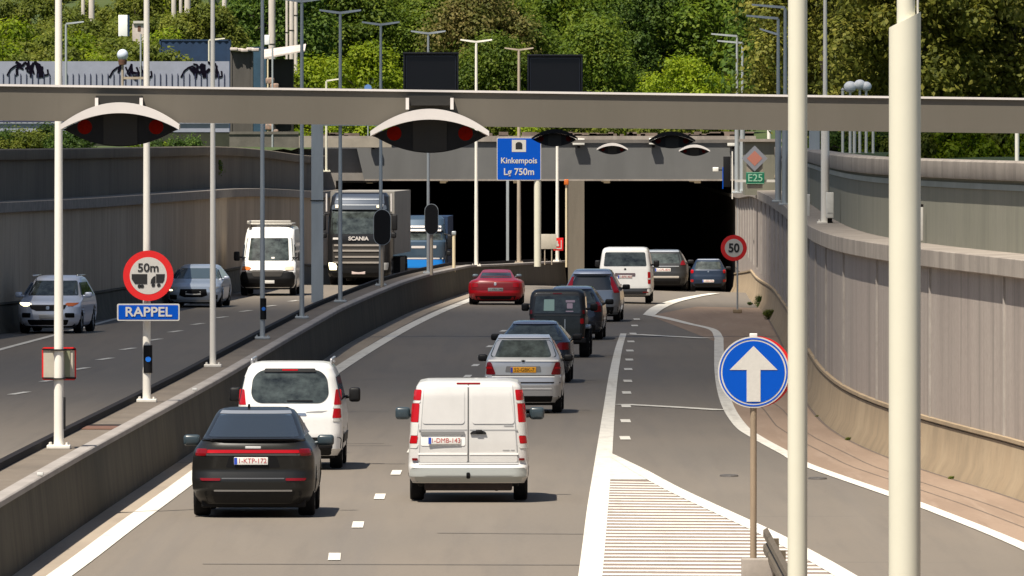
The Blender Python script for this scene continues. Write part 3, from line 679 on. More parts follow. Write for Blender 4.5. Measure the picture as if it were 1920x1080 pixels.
part('phone_symbol', signwhite, t, lambda b: b.prism([(-.08,-.08),(.02,-.08),(.02,.0),(-.02,.04),(-.02,.14),(-.08,.14)], -.024, -.017))
t = root('slim_pole', 'thin yellowish pole against the pier between the tunnels', 'pole', (mx(1062,470), 470, .2))
part('shaft', mat('yellow_cream_paint', (.62,.52,.34), .6), t, lambda b: b.tube((0,0,-.2), (0,0,3.5), .05)); part('lamp_cap', lens_o, t, lambda b: b.rbox((0,-.02,3.55), (.2,.2,.25), .03))
t = root('slim_pole', 'short cream post on the barrier right of the blue truck', 'pole', (mx(851,388), 388, .85))
part('shaft', mat('yellow_cream_paint', (.62,.52,.34), .6), t, lambda b: b.tube((0,0,0), (0,0,1.35), .06)); part('lamp_cap', pole_g, t, lambda b: b.rbox((0,0,1.42), (.16,.16,.14), .03))

# signal backboards on the median
for x, yb, yt, w, d, la, full in ((716.5, 460, 392, 33, 337, 'black rounded backboard of a traffic signal in front of the grey truck trailer', 1), (809, 440, 382, 26, 366, 'black rounded backboard of a traffic signal in front of the blue truck', 0)):
    s = F/d; p = Q(x, yb, d); hh = (yb-yt)/s; w2 = w/s/2
    t = root('signal_backboard', la, 'traffic signal', (p.x, p.y, p.z))
    pts = []
    for cz_, a0 in ((hh-w2, 0), (w2, 180)):
        for k in range(13): a = math.radians(a0+k*15); pts.append((w2*math.cos(a), cz_+w2*math.sin(a)))
    b = MB(); b.prism(pts, 0, .04); b.build('edge_rim', pole_g, t)
    b = MB(); b.prism([(a*.93, hh/2+(c-hh/2)*.965) for a, c in pts], -.012, -.001); b.build('board', blackm, t)
    b = MB(); b.rbox((0,.15,hh/2), (w2*1.1,.2,hh*.75), .03); b.build('signal_case', plastic, t)
    z0 = 1.035 - p.z
    b = MB(); b.tube((.0,.10,z0), (.0,.10,.2), .055); b.build('post', pole_b, t)

# ---------------------------------------------------------------- right side: lamps and signs on the wall ledge
LR = 'single-arm lamps along the right wall'
rl = dict(arms='L', r=.07, rlow=.09, m=pole_g, group=LR, arm=.95)
lamp_post('tall grey single-arm lamp closest to the left side of the cream mast', mx(1472,304), 304, 3.85, 9.47, **rl)
lamp_post('grey lamp with two stacked arms left of the cream mast', mx(1459,317), 317, 3.85, 9.30, **rl)
o = [c for c in bpy.data.objects if c.type == 'EMPTY' and 'two stacked arms' in c.get('label', '')][0]
b = MB(); b.add([(0,-.05,4.95),(-.55,-.08,5.13),(-.55,.08,5.13),(0,.05,4.95),(0,-.04,5.02),(-.55,-.05,5.18),(-.55,.05,5.18),(0,.04,5.02)], [(0,1,2,3),(4,5,6,7),(0,1,5,4),(1,2,6,5),(2,3,7,6),(3,0,4,7)]); b.build('lamp_head', pole_g, o)
lamp_post('white-footed lamp, left one of the close pair above the portal corner', mx(1382,391), 391, 3.7, 9.45, **rl)
lamp_post('white-footed grey lamp, right one of the close pair above the portal corner', mx(1392,403), 403, 3.7, 9.30, **rl)
lamp_post('short pale single-arm lamp between the pair and the cream mast', mx(1442,486), 486, 3.3, 9.35, **{**rl, 'm': pole_l, 'arm': .7})
lamp_post('tall white pole with a cabinet at its foot on the right wall ledge', mx(1547,241), 241, 3.85, 9.45, **{**rl, 'm': pole_l, 'arms': None, 'r': .062, 'rlow': .095})
p = Q(1556, 408, 240.7); t = root('cabinet', 'small cream electrical cabinet on the wall ledge beside the tall white pole', 'cabinet', p)
part('box', whitebox, t, lambda b: b.rbox((0,.0,.28), (.17,.3,.58), .015)); part('door_seam', darksteel, t, lambda b: b.box(-.06,.06,-.156,-.151,.1,.105)); part('stand', darksteel, t, lambda b: b.box(-.05,.05,-.1,.1,-.28,-.01))
p = Q(1515, 385, 262); t = root('cabinet', 'narrow white box on the wall ledge half hidden by the cream mast', 'cabinet', p)
part('box', whitebox, t, lambda b: b.rbox((-.1,0,.0), (.3,.25,.55), .015)); part('stand', darksteel, t, lambda b: b.box(-.1,.0,-.1,.1,-.5,-.27))
p = Q(1728, 420, 196); t = root('marker_post', 'thin white marker post half hidden behind the thick cream mast', 'post', p)
part('post', signwhite, t, lambda b: b.rbox((0,0,0), (.06,.05,.62), .008)); part('cap', darksteel, t, lambda b: b.rbox((0,0,.34), (.065,.055,.05), .005)); 
# priority diamond and E25 plate
D5 = 372.0; p = Q(1415, 297, D5)
t = root('priority_sign', 'diamond priority sign with faded orange centre above the E25 plate', 'traffic sign', p); r = .45
sq = lambda q: [(0,-q),(q,0),(0,q),(-q,0)]
part('plate', signaluminium, t, lambda b: b.prism(sq(.45), 0, .03)); part('orange_field', signpink, t, lambda b: b.prism(sq(.27), -.006, -.001))
part('post', pole_b, t, lambda b: b.box(-.28,.28,.06,.09,-1.05,.1)); part('arm', pole_l, t, lambda b: b.box(-.68,.9,.10,.14,-.83,-.74))
p = Q(1416, 334, D5); t = root('route_sign', 'small green E25 route plate under the diamond sign', 'road sign', p)
part('plate', signgreen, t, lambda b: b.rbox((0,0,0), (.64,.03,.42), .008)); text('E25', .36, mat('sign_pale_green', (.35,.6,.42), .5), t, (0,-.022,0), bold=.004)
part('border', mat('sign_pale_green', (.35,.6,.42), .5), t, lambda b: b.box(-.30,.30,-.022,-.017,.18,.195).box(-.30,.30,-.022,-.017,-.195,-.18))
# portal corner block behind those signs
t = root('portal_kiosk', 'grey concrete equipment kiosk on the ledge behind the diamond sign', 'kiosk', (mx(1425, 380), 380, 3.7))
part('wall', concrete_u, t, lambda b: b.box(-.55,.62,0,3,0,1.9)); part('roof', coping_c, t, lambda b: b.box(-.7,.95,-.2,3.2,1.901,2.0)); part('opening', blackm, t, lambda b: b.box(.62,.92,.3,3,0,1.5)); part('shelf', mat('shelf_beige',(.33,.27,.2),.8), t, lambda b: b.box(.5,1.2,-.15,.0,.62,.72))
# sign seen edge-on/back at the portal corner
p = Q(1363, 322, 470); t = root('sign_back', 'tall narrow black panel with blue edge at the top right corner of the right tunnel', 'sign', p)
part('panel', blackm, t, lambda b: b.rbox((0,0,0), (.32,.15,1.35), .02)); part('blue_edge', signblue, t, lambda b: b.box(-.20,-.162,-.05,.05,-.75,.2)); part('pole', pole_l, t, lambda b: b.tube((.24,0,-1.2), (.24,0,.9), .03)); part('camera', whitebox, t, lambda b: b.rbox((-.5,-.1,.1), (.26,.3,.2), .03)); part('bracket', darksteel, t, lambda b: b.box(-.4,-.16,-.02,.02,.05,.1))

# globe lamps beyond the right wall
for x, y, w, la in ((1594, 163, 24, 'white globe lamp, left one of three above the beam at right'), (1612, 159, 22, 'white globe lamp, middle one of three above the beam at right'), (1624, 162, 20, 'white globe lamp, right one of three above the beam at right')):
    d = 325; p = Q(x, y, d); t = root('globe_lamp', la, 'street lamp', (p.x, d, 5.3), group=None); h = p.z-5.3
    r = w/2*d/F
    part('globe', mat('opal_globe', (.94,.93,.90), .5), t, lambda b: b.lathe([(0,h+r*.9)]+[(r*math.sin(a*math.pi/12), h+r*.9*math.cos(a*math.pi/12)) for a in range(1, 12)]+[(0,h-r*.9)], n=24))
    part('post', pole_l, t, lambda b: b.tube((0,0,0), (0,0,h-r*.8), .045, .035)); part('saucer', mat('saucer_mauve', (.35,.30,.33), .5), t, lambda b: b.lathe([(0,h-r*.75),(r*.8,h-r*.6),(r*.8,h-r*.5),(0,h-r*.45)], n=20))
for x, yt, yb, w, la in ((1580, 168, 285, 5, 'first white post from the left among those behind the right parapet'), (1602, 205, 290, 6, 'second white post from the left among those behind the right parapet'), (1637, 205, 290, 5, 'rightmost thin grey post among those behind the right parapet'), (1907, 205, 312, 8, 'white post standing alone at the right edge behind the parapet')):
    d = 322 if x < 1900 else 190; p = Q(x, yt, d); t = root('small_post', la, 'post', (p.x, d, 5.3))
    part('post', pole_l, t, lambda b: b.tube((0,0,0), (0,0,p.z-5.3), w*d/F/2)); part('cap', steel_l, t, lambda b: b.lathe([(0,p.z-5.3+.06),(w*d/F/2+.02,p.z-5.3)], n=12))
lamp_post('thin pale lamp standing in front of the big trees at the far right', mx(1853,420), 420, 5.4, 9.55, **{**rl, 'm': pole_l, 'r': .06, 'rlow': .07, 'arm': .4, 'group': None})
lamp_post('thin grey lamp behind the nearest white median pole at left', mx(124,420), 420, 3.9, 10.2, arms='R', r=.055, m=pole_g, arm=.7, step=0)
lamp_post('thin grey pole just left of the second white median pole', mx(264,440), 440, 3.9, 10.0, arms=None, r=.045, m=pole_g, step=0, cat='pole', name='slim_pole')
lamp_post('small white lamp above the blue container at upper left', mx(392,505), 505, 5.4, 10.3, arms='R', r=.05, m=pole_w, arm=.75, step=0)
lamp_post('small white lamp just above the beam left of centre', mx(612,470), 470, 4.2, 8.2, arms='R', r=.055, m=pole_w, arm=.55, step=0)
lamp_post('thin dark pole right of the grey lamp with the dark band', mx(511,470), 470, 3.3, 9.7, arms=None, r=.05, m=pole_g, step=0, cat='pole', name='slim_pole')
p = Q(690, 165, 500); t = root('traffic_sign', 'tiny round blue sign on a short post above the beam left of the black display', 'traffic sign', (p.x, 500, 5.3)); zz = p.z-5.3
part('disc', mat('far_sign_blue', (.10,.2,.45), .5), t, lambda b: b.lathe([(0,-.02),(.17,-.02),(.17,.02),(0,.02)], (0,0,zz), 'Y')); part('post', pole_g, t, lambda b: b.tube((0,.04,0), (0,.04,zz), .03))

# ---------------------------------------------------------------- upper left: graffiti wall, containers, sheds, posts
D6 = 440.0
x0, x1 = mx(-60, D6), mx(430, D6)
t = root('graffiti_wall', 'pale blue-grey panel wall with black graffiti scrawls and a railing at upper left', 'wall', (0, D6, 0)); zt6 = Q(0, 115, D6).z
part('panel', mat('pale_blue_panel', (.26,.28,.35), .8, noise=(2.5,.15)), t, lambda b: b.box(x0, x1, 0, .15, 5.95, zt6)); part('base', mat('mossy_base', (.03,.035,.02), .9, noise=(3,.4)), t, lambda b: b.box(x0, x1, .02, .13, 5.0, 5.95))
def bars(b):
    x = x0
    while x < x1-.1: b.box(x, x+.03, -.045, -.02, 6.42, Q(0, 138, D6).z); x += .24
    b.box(x0, x1, -.11, -.05, 6.36, 6.42)
part('railing', mat('railing_blue', (.035,.04,.08), .8, spec=.1), t, bars)
def scrawl(cx, cy, w, h, seed):
    rr = random.Random(seed); b = MB()
    def stroke(pts, th=.035):
        for (a, c), (e, f) in zip(pts, pts[1:]):
            v = Vector((e-a, f-c)); n = Vector((-v.y, v.x)).normalized()*th if v.length > 0 else Vector((0, 0))
            b.prism([(a-n.x, c-n.y), (e-n.x, f-n.y), (e+n.x, f+n.y), (a+n.x, c+n.y)], -.03+rr.uniform(0,.008), -.004)
    W = w*D6/F; Hh = h*D6/F
    stroke([(-W*.62, -Hh*.35), (-W*.52, 0), (-W*.40, Hh*.18), (-W*.25, Hh*.28)]); stroke([(W*.45, -Hh*.1), (W*.50, -Hh*.35), (W*.62, -Hh*.3), (W*.6, -.0)])
    x = -W*.36
    while x < W*.45:
        y = rr.uniform(-.1, .5)*Hh; q = [(x, y)]
        for k in range(4): q.append((x+rr.uniform(-.02, .26), rr.uniform(-.5, .5)*Hh))
        stroke(q, rr.uniform(.03, .055)); x += .15
    return b
for i, (cx, cy, w, h) in enumerate(((52,130,62,32),(245,133,64,34),(378,133,62,34))):
    b = scrawl(cx, cy, w, h, i+4); o = b.build('graffiti', mat('graffiti_black', (.006,.005,.010), 1.0, spec=0), t, sm=False); p = Q(cx, cy, D6); o.location = (p.x, 0, p.z)
t = root('globe_lamp', 'round pale lamp on a bracket above the middle graffiti scrawl', 'lamp', (mx(230,438), 438, 5.9)); zz = Q(230, 103, 438).z-5.9
part('globe', mat('blueish_globe', (.50,.55,.65), .3), t, lambda b: b.lathe([(0,zz+.24)]+[(.23*math.sin(a*math.pi/10), zz+.24*math.cos(a*math.pi/10)) for a in range(1,10)]+[(0,zz-.24)], n=20))
part('collar', rust_m, t, lambda b: b.lathe([(0,zz-.42),(.16,zz-.40),(.19,zz-.2),(0,zz-.18)], n=16)); part('bracket', pole_b, t, lambda b: b.tube((0,0,0),(0,0,zz-.3),.05).box(0,.9,-.03,.03,zz-1.0,zz-.9))
def container(name, label, px0, px1, yt, d, z0, m, dep=3.0, cat='container'):
    zt_ = Q(0, yt, d).z; t = root(name, label, cat, (mx((px0+px1)/2, d), d, z0)); w = (px1-px0)*d/F/2
    def shell(b):
        n = max(4, int(w*2/.16)); pts = []
        for i in range(n+1):
            x = -w+2*w*i/n; y = .0 if i % 2 else .05; pts.append((x, y))
        h = zt_-z0
        b.add([(x, y, .1) for x, y in pts]+[(x, y, h) for x, y in pts], [(i, i+1, n+2+i, n+1+i) for i in range(n)]); b.box(-w, w, .06, dep, .1, h)
    part('corrugated_shell', m, t, shell); part('corner_frame', m, t, lambda b: b.box(-w-.03,-w+.06,-.02,.1,0,zt_-z0+.03).box(w-.06,w+.03,-.02,.1,0,zt_-z0+.03).box(-w,w,-.02,.08,zt_-z0-.05,zt_-z0+.03))
    return t, w, zt_-z0
hz = hill(0, 520)
navy = mat('navy_container_paint', (.012,.035,.085), .55, noise=(2,.3)); teal = mat('teal_container_paint', (.03,.075,.12), .55, noise=(2,.3))
container('shipping_container', 'long dark navy container behind the right end of the graffiti wall', 300, 431, 75, 530, 5.6, navy)
container('shipping_container', 'dark teal container between the two pale-roofed sheds', 466, 498, 89, 536, 5.6, teal)
shed = mat('shed_brown_grey', (.085,.078,.07), .8, noise=(2,.35), stretch=(1,1,.2)); sheet = mat('pale_roof_sheet', (.60,.52,.47), .7, noise=(2,.4))
t, w, h = container('shed', 'brown-grey shed with a crumpled pale roof sheet right of the graffiti wall', 433, 473, 97, 515, 5.5, shed, 2.5, 'shed')
part('roof_sheet', sheet, t, lambda b: [b.rbox((-w+.15+i*.26, -.05+.1*(i%2), h+.12-.03*(i%3)), (.36,.6,.16), .04) for i in range(5)])
t, w, h = container('shed', 'dark grey shed with a slanting pale awning above the beam', 505, 549, 112, 512, 5.5, grey_p, 2.5, 'shed')
part('awning', sheet, t, lambda b: b.add([(-w-.35,-.8,h+.0),(w+.6,-.8,h+.40),(w+.6,2,h+.72),(-w-.35,2,h+.42),(-w-.35,-.8,h+.08),(w+.6,-.8,h+.46),(w+.6,2,h+.78),(-w-.35,2,h+.50)], [(0,1,2,3),(4,5,6,7),(0,1,5,4),(1,2,6,5),(2,3,7,6),(3,0,4,7)]))
part('rubbish_heap', mat('mixed_rubbish', (.38,.22,.15), .9, noise=(7,.8), col2=(.08,.10,.10)), t, lambda b: [b.rbox((-w+.15+.12*math.sin(i*2.3), -.6+.05*math.cos(i*1.7), .15+i*h*.07), (.42,.36,.34), .08) for i in range(11)])
part('front_post', mat('yellow_cream_paint', (.62,.52,.34), .6), t, lambda b: b.tube((-w-.05,-.75,0),(-w-.05,-.75,h+.05),.04))
p = Q(231, 68, 560); z0 = hill(p.x, 560); t = root('tall_cabinet', 'bright white tall box standing among the shrubs at upper left', 'box', (p.x, 560, z0))
part('box', mat('bright_white_paint', (.85,.85,.83), .5), t, lambda b: b.rbox((0,0,p.z-z0+.55), (.48,.5,1.12), .02)); part('stand', darksteel, t, lambda b: b.box(-.1,.1,-.1,.1,0,p.z-z0+.05)); part('side_panel', navy, t, lambda b: b.box(.241,.33,-.2,.25,p.z-z0,p.z-z0+1.1))
p = Q(259, 66, 562); t = root('small_kiosk', 'small pinkish kiosk right of the bright white box', 'kiosk', (p.x, 562, z0))
part('wall', sheet, t, lambda b: b.box(-.3,.35,0,.5,0,p.z-z0+.6)); part('roof', signwhite, t, lambda b: b.box(-.25,.4,-.1,.6,p.z-z0+.62,p.z-z0+.75)); part('window', rust_m, t, lambda b: b.box(-.02,.14,-.012,-.001,p.z-z0+.2,p.z-z0+.5))
p = Q(501, 84, 548); t = root('tall_cabinet', 'small white box on the slope above the slanting awning', 'box', (p.x, 548, 5.9))
part('box', mat('bright_white_paint', (.85,.85,.83), .5), t, lambda b: b.rbox((0,0,p.z-5.9+.25), (.26,.3,.5), .02)); part('stand', darksteel, t, lambda b: b.box(-.04,.04,-.05,.05,0,p.z-5.9))
colm = mat('pale_column', (.62,.56,.50), .8, noise=(5,.35), stretch=(1,1,.15))
for i, (x, yb, w, la) in enumerate(((172,44,11,'leftmost pale column at the top, above the shrubs'),(156,38,7,'thin grey column left of the leftmost pale column'),(326,55,9,'pale column left of the widest one at upper left'),(339,70,6,'thin column tight against the left of the widest pale column'),(352,74,12,'widest sunlit pale column rising above the navy container'),(421,74,9,'pale column above the right end of the navy container'),(510,82,13,'wide pale column above the teal container'),(538,60,5,'shortest thin white column right of the wide pale one'),(547,56,9,'banded pale column right of the wide pale one'),(555,28,7,'upper grey column at the right end of the row'))):
    d = 575; p = Q(x, yb, d); z0 = hill(p.x, d)-.2; t = root('pale_column', la, 'column', (p.x, d, z0), group='pale columns rising out of the picture at upper left')
    part('shaft', colm, t, lambda b: b.tube((0,0,min(0,0)), (0,0,16), w*d/F/2, n=14)); part('collar', darksteel, t, lambda b: b.tube((0,0,p.z-z0-.04), (0,0,p.z-z0), w*d/F/2+.02))

# ================================================================ VEHICLES
def rr(z0, z1, a0, b0, a1, b1, rad=.03, n=5):
    """rows (z, left, right) of a rounded four-sided outline"""
    zs = []
    for k in range(n+1): zs.append(z0+rad*(1-math.cos(k/n*math.pi/2)))
    for k in range(1, 4): zs.append(lerp(z0+rad, z1-rad, k/4))
    for k in range(n+1): zs.append(z1-rad*(1-math.sin(k/n*math.pi/2)))
    out = []
    for z in zs:
        t = (z-z0)/(z1-z0); i = 0
        if z < z0+rad: q = (z0+rad-z)/rad; i = rad*(1-math.sqrt(max(0, 1-q*q)))
        if z > z1-rad: q = (z-z1+rad)/rad; i = rad*(1-math.sqrt(max(0, 1-q*q)))
        out.append((z, lerp(a0, a1, t)+i, lerp(b0, b1, t)-i))
    return out
class Car:
    def __init__(s, name, label, cat, L, W, Hh, sl, body_m, r=.28, rf=None, bow=.05, bowf=.10, wheel=.33, oh=(.85,.9), track=None, arch=True, part='body', tyre_w=.22, zbot=None):
        s.L, s.W, s.H = L, W, Hh; s.r, s.rf = r, rf or r; s.bow, s.bowf = bow, bowf
        s.t = root(name, label, cat); s.sl = [(z, w, a-L/2, b-L/2) for z, w, a, b in sl]
        s.wy = (oh[0]-L/2, L/2-oh[1]); s.wr = wheel; s.m = body_m
        s.body = s.loft(part, body_m, arch)
        tr = track or W/2-tyre_w/2-.02
        b = MB(); b.rbox((0, 0, sl[0][0]+.02), (W-.30, L-.6, .16), .03); b.build('underbody', blackm, s.t)
        for y in s.wy:
            for sx in (-1, 1):
                b = MB(); R = wheel; w = tyre_w/2
                b.lathe([(R*.62,-w*.8),(R*.66,-w),(R*.93,-w),(R,-w*.75),(R,w*.75),(R*.93,w),(R*.66,w),(R*.62,w*.8)], (0,0,0), 'X', 28)
                o = b.build('wheel', tyre_m, s.t); o.location = (sx*tr, y, R)
                b = MB(); f = sx*w*.72; b.lathe([(0,f*1.05),(R*.16,f*1.05),(R*.18,f*.8),(R*.55,f*.8),(R*.63,f*1.1),(R*.64,-f)], (0,0,0), 'X', 28)
                for k in range(5):
                    a = k*2*math.pi/5; b.tube((f*.95, R*.12*math.cos(a), R*.12*math.sin(a)), (f*1.0, R*.6*math.cos(a), R*.6*math.sin(a)), R*.09, n=8)
                b.build('rim', rim_m, o)
    def at(s, z):
        S = s.sl
        if z <= S[0][0]: return S[0][1:]
        for a, b in zip(S, S[1:]):
            if z <= b[0]: t = (z-a[0])/(b[0]-a[0]); return tuple(lerp(a[i], b[i], t) for i in (1, 2, 3))
        return S[-1][1:]
    def rear(s, x, z):
        w, a, b = s.at(z); r = min(s.r, w*.9, (b-a)*.45); c = max(0, abs(x)-(w-r)); c = min(c, r)
        return a+r-math.sqrt(max(0, r*r-c*c))+s.bow*(x/max(w, .01))**2
    def front(s, x, z):
        w, a, b = s.at(z); r = min(s.rf, w*.9, (b-a)*.45); c = min(max(0, abs(x)-(w-r)), r)
        return b-r+math.sqrt(max(0, r*r-c*c))-s.bowf*(x/max(w, .01))**2
    def loft(s, name, m, arch):
        zs = []
        for a, b in zip(s.sl, s.sl[1:]):
            n = max(1, int((b[0]-a[0])/.045)+1)
            for k in range(n): zs.append(lerp(a[0], b[0], k/n))
        zs.append(s.sl[-1][0]); rings = []
        for z in zs:
            w, a, b = s.at(z); r = min(s.r, w*.9, (b-a)*.45); rf = min(s.rf, w*.9, (b-a)*.45)
            xr = [-w+r*(1-math.cos(k/6*math.pi/2)) for k in range(7)]+[lerp(-w+r, w-r, k/8) for k in range(1, 8)]+[w-r+r*math.sin(k/6*math.pi/2) for k in range(7)]
            xf = [-w+rf*(1-math.cos(k/6*math.pi/2)) for k in range(7)]+[lerp(-w+rf, w-rf, k/8) for k in range(1, 8)]+[w-rf+rf*math.sin(k/6*math.pi/2) for k in range(7)]
            ring = [(x, s.rear(x, z), z) for x in xr]
            ya, yb = s.rear(w, z), s.front(w, z)
            ring += [(w, lerp(ya, yb, k/32), z) for k in range(1, 32)]
            ring += [(x, s.front(x, z), z) for x in reversed(xf)]
            ring += [(-w, lerp(yb, ya, k/32), z) for k in range(1, 32)]
            if arch:
                out = []
                for x, y, zz in ring:
                    for wy in s.wy:
                        if (y-wy)**2+(zz-s.wr)**2 < (s.wr+.06)**2 and abs(x) > w-.2: x = math.copysign(w-.27, x)
                    out.append((x, y, zz))
                ring = out
            rings.append(ring)
        n = len(rings[0]); b = MB(); b.add([p for r_ in rings for p in r_], [(i*n+j, i*n+(j+1) % n, (i+1)*n+(j+1) % n, (i+1)*n+j) for i in range(len(rings)-1) for j in range(n)]+[tuple(range(n)), tuple(range((len(rings)-1)*n, len(rings)*n))])
        return b.build(name, m, s.t, ang=32)
    def patch(s, name, rows, m, face='rear', eps=.007, parent=None, nx=10):
        R = []
        for a, b in zip(rows, rows[1:]):
            n = max(1, int(abs(b[0]-a[0])/.05)+1)
            for k in range(n): R.append(tuple(lerp(a[i], b[i], k/n) for i in range(3)))
        R.append(rows[-1]); outer = []; inner = []
        for z, a, b in R:
            o = []; i_ = []
            for k in range(nx+1):
                u = lerp(a, b, k/nx)
                if face == 'rear': y = s.rear(u, z); o.append((u, y-eps, z+eps*.3)); i_.append((u*.995, y+.03, z))
                elif face == 'front': y = s.front(u, z); o.append((u, y+eps, z+eps*.3)); i_.append((u*.995, y-.03, z))
                else:
                    sx = 1 if face == 'right' else -1; w = s.at(z)[0]; o.append((sx*(w+eps), u, z)); i_.append((sx*(w-.03), u, z))
            outer.append(o); inner.append(i_)
        mb = MB(); grid(mb, outer); grid(mb, inner); n = nx+1; m_ = len(R)
        per = [j for j in range(n)]+[i*n+nx for i in range(1, m_)]+[(m_-1)*n+j for j in range(nx-1, -1, -1)]+[i*n for i in range(m_-2, 0, -1)]
        k = m_*n; mb.add([], []); mb.f += [(per[i], per[(i+1) % len(per)], k+per[(i+1) % len(per)], k+per[i]) for i in range(len(per))]; mb.m += [0]*len(per)
        return mb.build(name, m, parent or s.t, ang=40)
    def pair(s, name, rows, m, face='rear', eps=.009, parent=None, m2=None):
        return [s.patch(name, rows, m, face, eps), s.patch(name, [(z, -b, -a) for z, a, b in rows], m2 or m, face, eps)]
    def sides(s, rows, name='side_window', m=None, eps=.006):
        return [s.patch(name, rows, m or glass_m, f, eps, nx=6) for f in ('right', 'left')]
    def mirrors(s, z, y, m=None, w=.24, h=.16, out=.13, name='door_mirror'):
        for sx in (-1, 1):
            hw = s.at(z-.05)[0]; b = MB(); b.rbox((sx*(hw+out), y, z), (w, .16, h), .05).tube((sx*(hw-.12), y, z-.06), (sx*(hw+out*.6), y, z-.03), .03, n=8); b.build(name, m or plastic, s.t, ang=60)
    def plate(s, z, txt, face='rear', x=0, w=.52, h=.115, m=None, tm=None, eps=.02, eu=True):
        f = s.rear if face == 'rear' else s.front; sg = -1 if face == 'rear' else 1
        ys = [f(x+dx, z+dz) for dx in (-w/2, w/2) for dz in (-h/2, h/2)]; y = (min(ys) if face == 'rear' else max(ys))+sg*.004
        b = MB(); b.rbox((0,0,0), (w,.014,h), .004); p = b.build('number_plate', m or plate_w, s.t); p.location = (x, y, z)
        if eu:
            b = MB(); x1 = -w/2*(-sg) if False else (-w/2 if face == 'rear' else w/2); b.cbox((x1+(.025 if face == 'rear' else -.025), sg*.0085, 0), (.045,.003,h*.9)); b.build('blue_strip', eublue, p)
        if txt: text(txt, h*.92, tm or plate_t, p, (.02*(1 if face == 'rear' else -1), sg*.009, 0), 'characters', .001, 0 if face == 'rear' else math.pi, sx=.95)
        return p
    def place(s, px, d, rz=0, face='rear', z=None):
        """nearest face centre at photo column px and distance d"""
        x = mx(px, d); a = math.radians(rz); s.t.rotation_euler = (0, 0, a+(math.pi if face == 'front' else 0))
        k = s.L/2; s.t.location = (x-math.sin(a)*k, d+math.cos(a)*k, (zr(x, d) if z is None else z)+.012)

def std(L, W, Hh, belt, roofw, rb=.10, rt=.45, ht=.85, wsb=1.05, wst=1.95, hood=.75, bev=.10, zb=.22):
    w = W/2
    return [(zb,w*.90,.14,L-.14),(.34,w*.965,.03,L-.04),(.52,w,.0,L),(hood-.08,w,.01,L-.03),(hood,w*.995,.03,L-.12),(belt-.02,w*.985,rb*.7,L-wsb+.12),(belt,w*.97,rb,L-wsb),
            (Hh-.13,roofw+.05,rt,L-wst),(Hh-.05,roofw,rt+ht*.18,L-wst-.12),(Hh-.015,roofw-.07,rt+ht*.5,L-wst-.35),(Hh,roofw-.18,rt+ht,L-wst-.7)]
dG = lambda y: (H-0)*F/(y-V)
silver = paint('silver_paint', (.46,.46,.46), .45, .3); white_p = mat('white_car_paint', (.78,.77,.74), .35, 0, .5, noise=(2.5,.10), stretch=(1,1,.6))
# --- black coupe-shaped SUV, nearest left
W = 1.90; w = W/2
black_p = mat('black_paint', (.009,.0088,.008), .35, 0, .12, .35)
c = Car('suv', 'black coupe-like SUV with a full-width red light strip, nearest vehicle in the left lane', 'car', 4.6, W, 1.64,
  [(.20,w*.88,.16,4.45),(.32,w*.95,.05,4.54),(.42,w*.985,.01,4.58),(.56,w,.0,4.6),(.66,w,.03,4.58),(.72,w,.05,4.55),(.90,w*.99,.03,4.5),(.98,w*.975,.02,3.7),(1.04,w*.95,.03,3.55),(1.08,w*.92,.10,3.5),(1.16,w*.86,.16,3.4),(1.19,w*.835,.11,3.35),(1.22,w*.815,.30,3.3),(1.54,w*.655,1.25,2.75),(1.60,w*.61,1.6,2.6),(1.64,w*.5,2.0,2.4)], black_p, r=.34, wheel=.36, oh=(.86,.9), tyre_w=.25, bow=.08)
c.patch('rear_window', rr(1.225,1.545,-.70,.70,-.555,.555,.03), mat('rear_glass_sky', (.02,.025,.03), .03, spec=1.0))
c.patch('roof_edge', rr(1.555,1.60,-.56,.56,-.53,.53,.01), mat('grey_roof_edge', (.25,.26,.28), .3, .3))
c.patch('light_strip', rr(.985,1.035,-.86,.86,-.83,.83,.015), taillight); c.pair('tail_light', rr(.94,1.05,.72,.90,.70,.875,.03), taildark, eps=.006)
c.patch('trim_under_lights', rr(.945,.975,-.72,.72,-.72,.72,.01), mat('grey_trim', (.10,.10,.10), .3, .4))
c.patch('plate_recess', rr(.76,.94,-.42,.42,-.36,.36,.03), blackm, eps=.003); c.plate(.865, '1-KTP-172', x=-.03)
c.pair('rear_reflector', rr(.56,.60,.50,.80,.50,.82,.015), taildark); c.patch('bumper_trim', rr(.585,.605,-.48,.48,-.48,.48,.005), mat('grey_trim', (.10,.10,.10), .3, .4))
c.patch('diffuser', rr(.215,.40,-.70,.70,-.76,.76,.04), plastic, eps=.006); c.patch('silver_trim', rr(.395,.42,-.60,.60,-.60,.60,.008), silver)
text('Q4', .06, silver, c.t, (0, c.rear(0,1.075)-2.3*0-.012, 1.075), 'badge') if False else c.patch('badge', rr(1.055,1.085,-.12,.12,-.12,.12,.008), silver)
c.patch('spoiler', [(1.165,-.80,.80),(1.195,-.79,.79)], blackm, eps=.03)
c.sides([(1.24,-1.2,1.0),(1.36,-.8,.7),(1.50,-.3,.3)]); c.mirrors(1.10, .75, mat('dark_mirror_shell', (.03,.045,.055), .3), .26, .17, .15)
b = MB(); b.rbox((0,0,0),(.035,.16,.07),.012); b.build('roof_antenna', blackm, c.t).location = (-.12, -.3, 1.655)
c.sides([(1.225,-1.45,1.15),(1.24,-1.4,1.1)], 'window_chrome_line', chrome, .008)
c.place(474, dG(972), -.35)
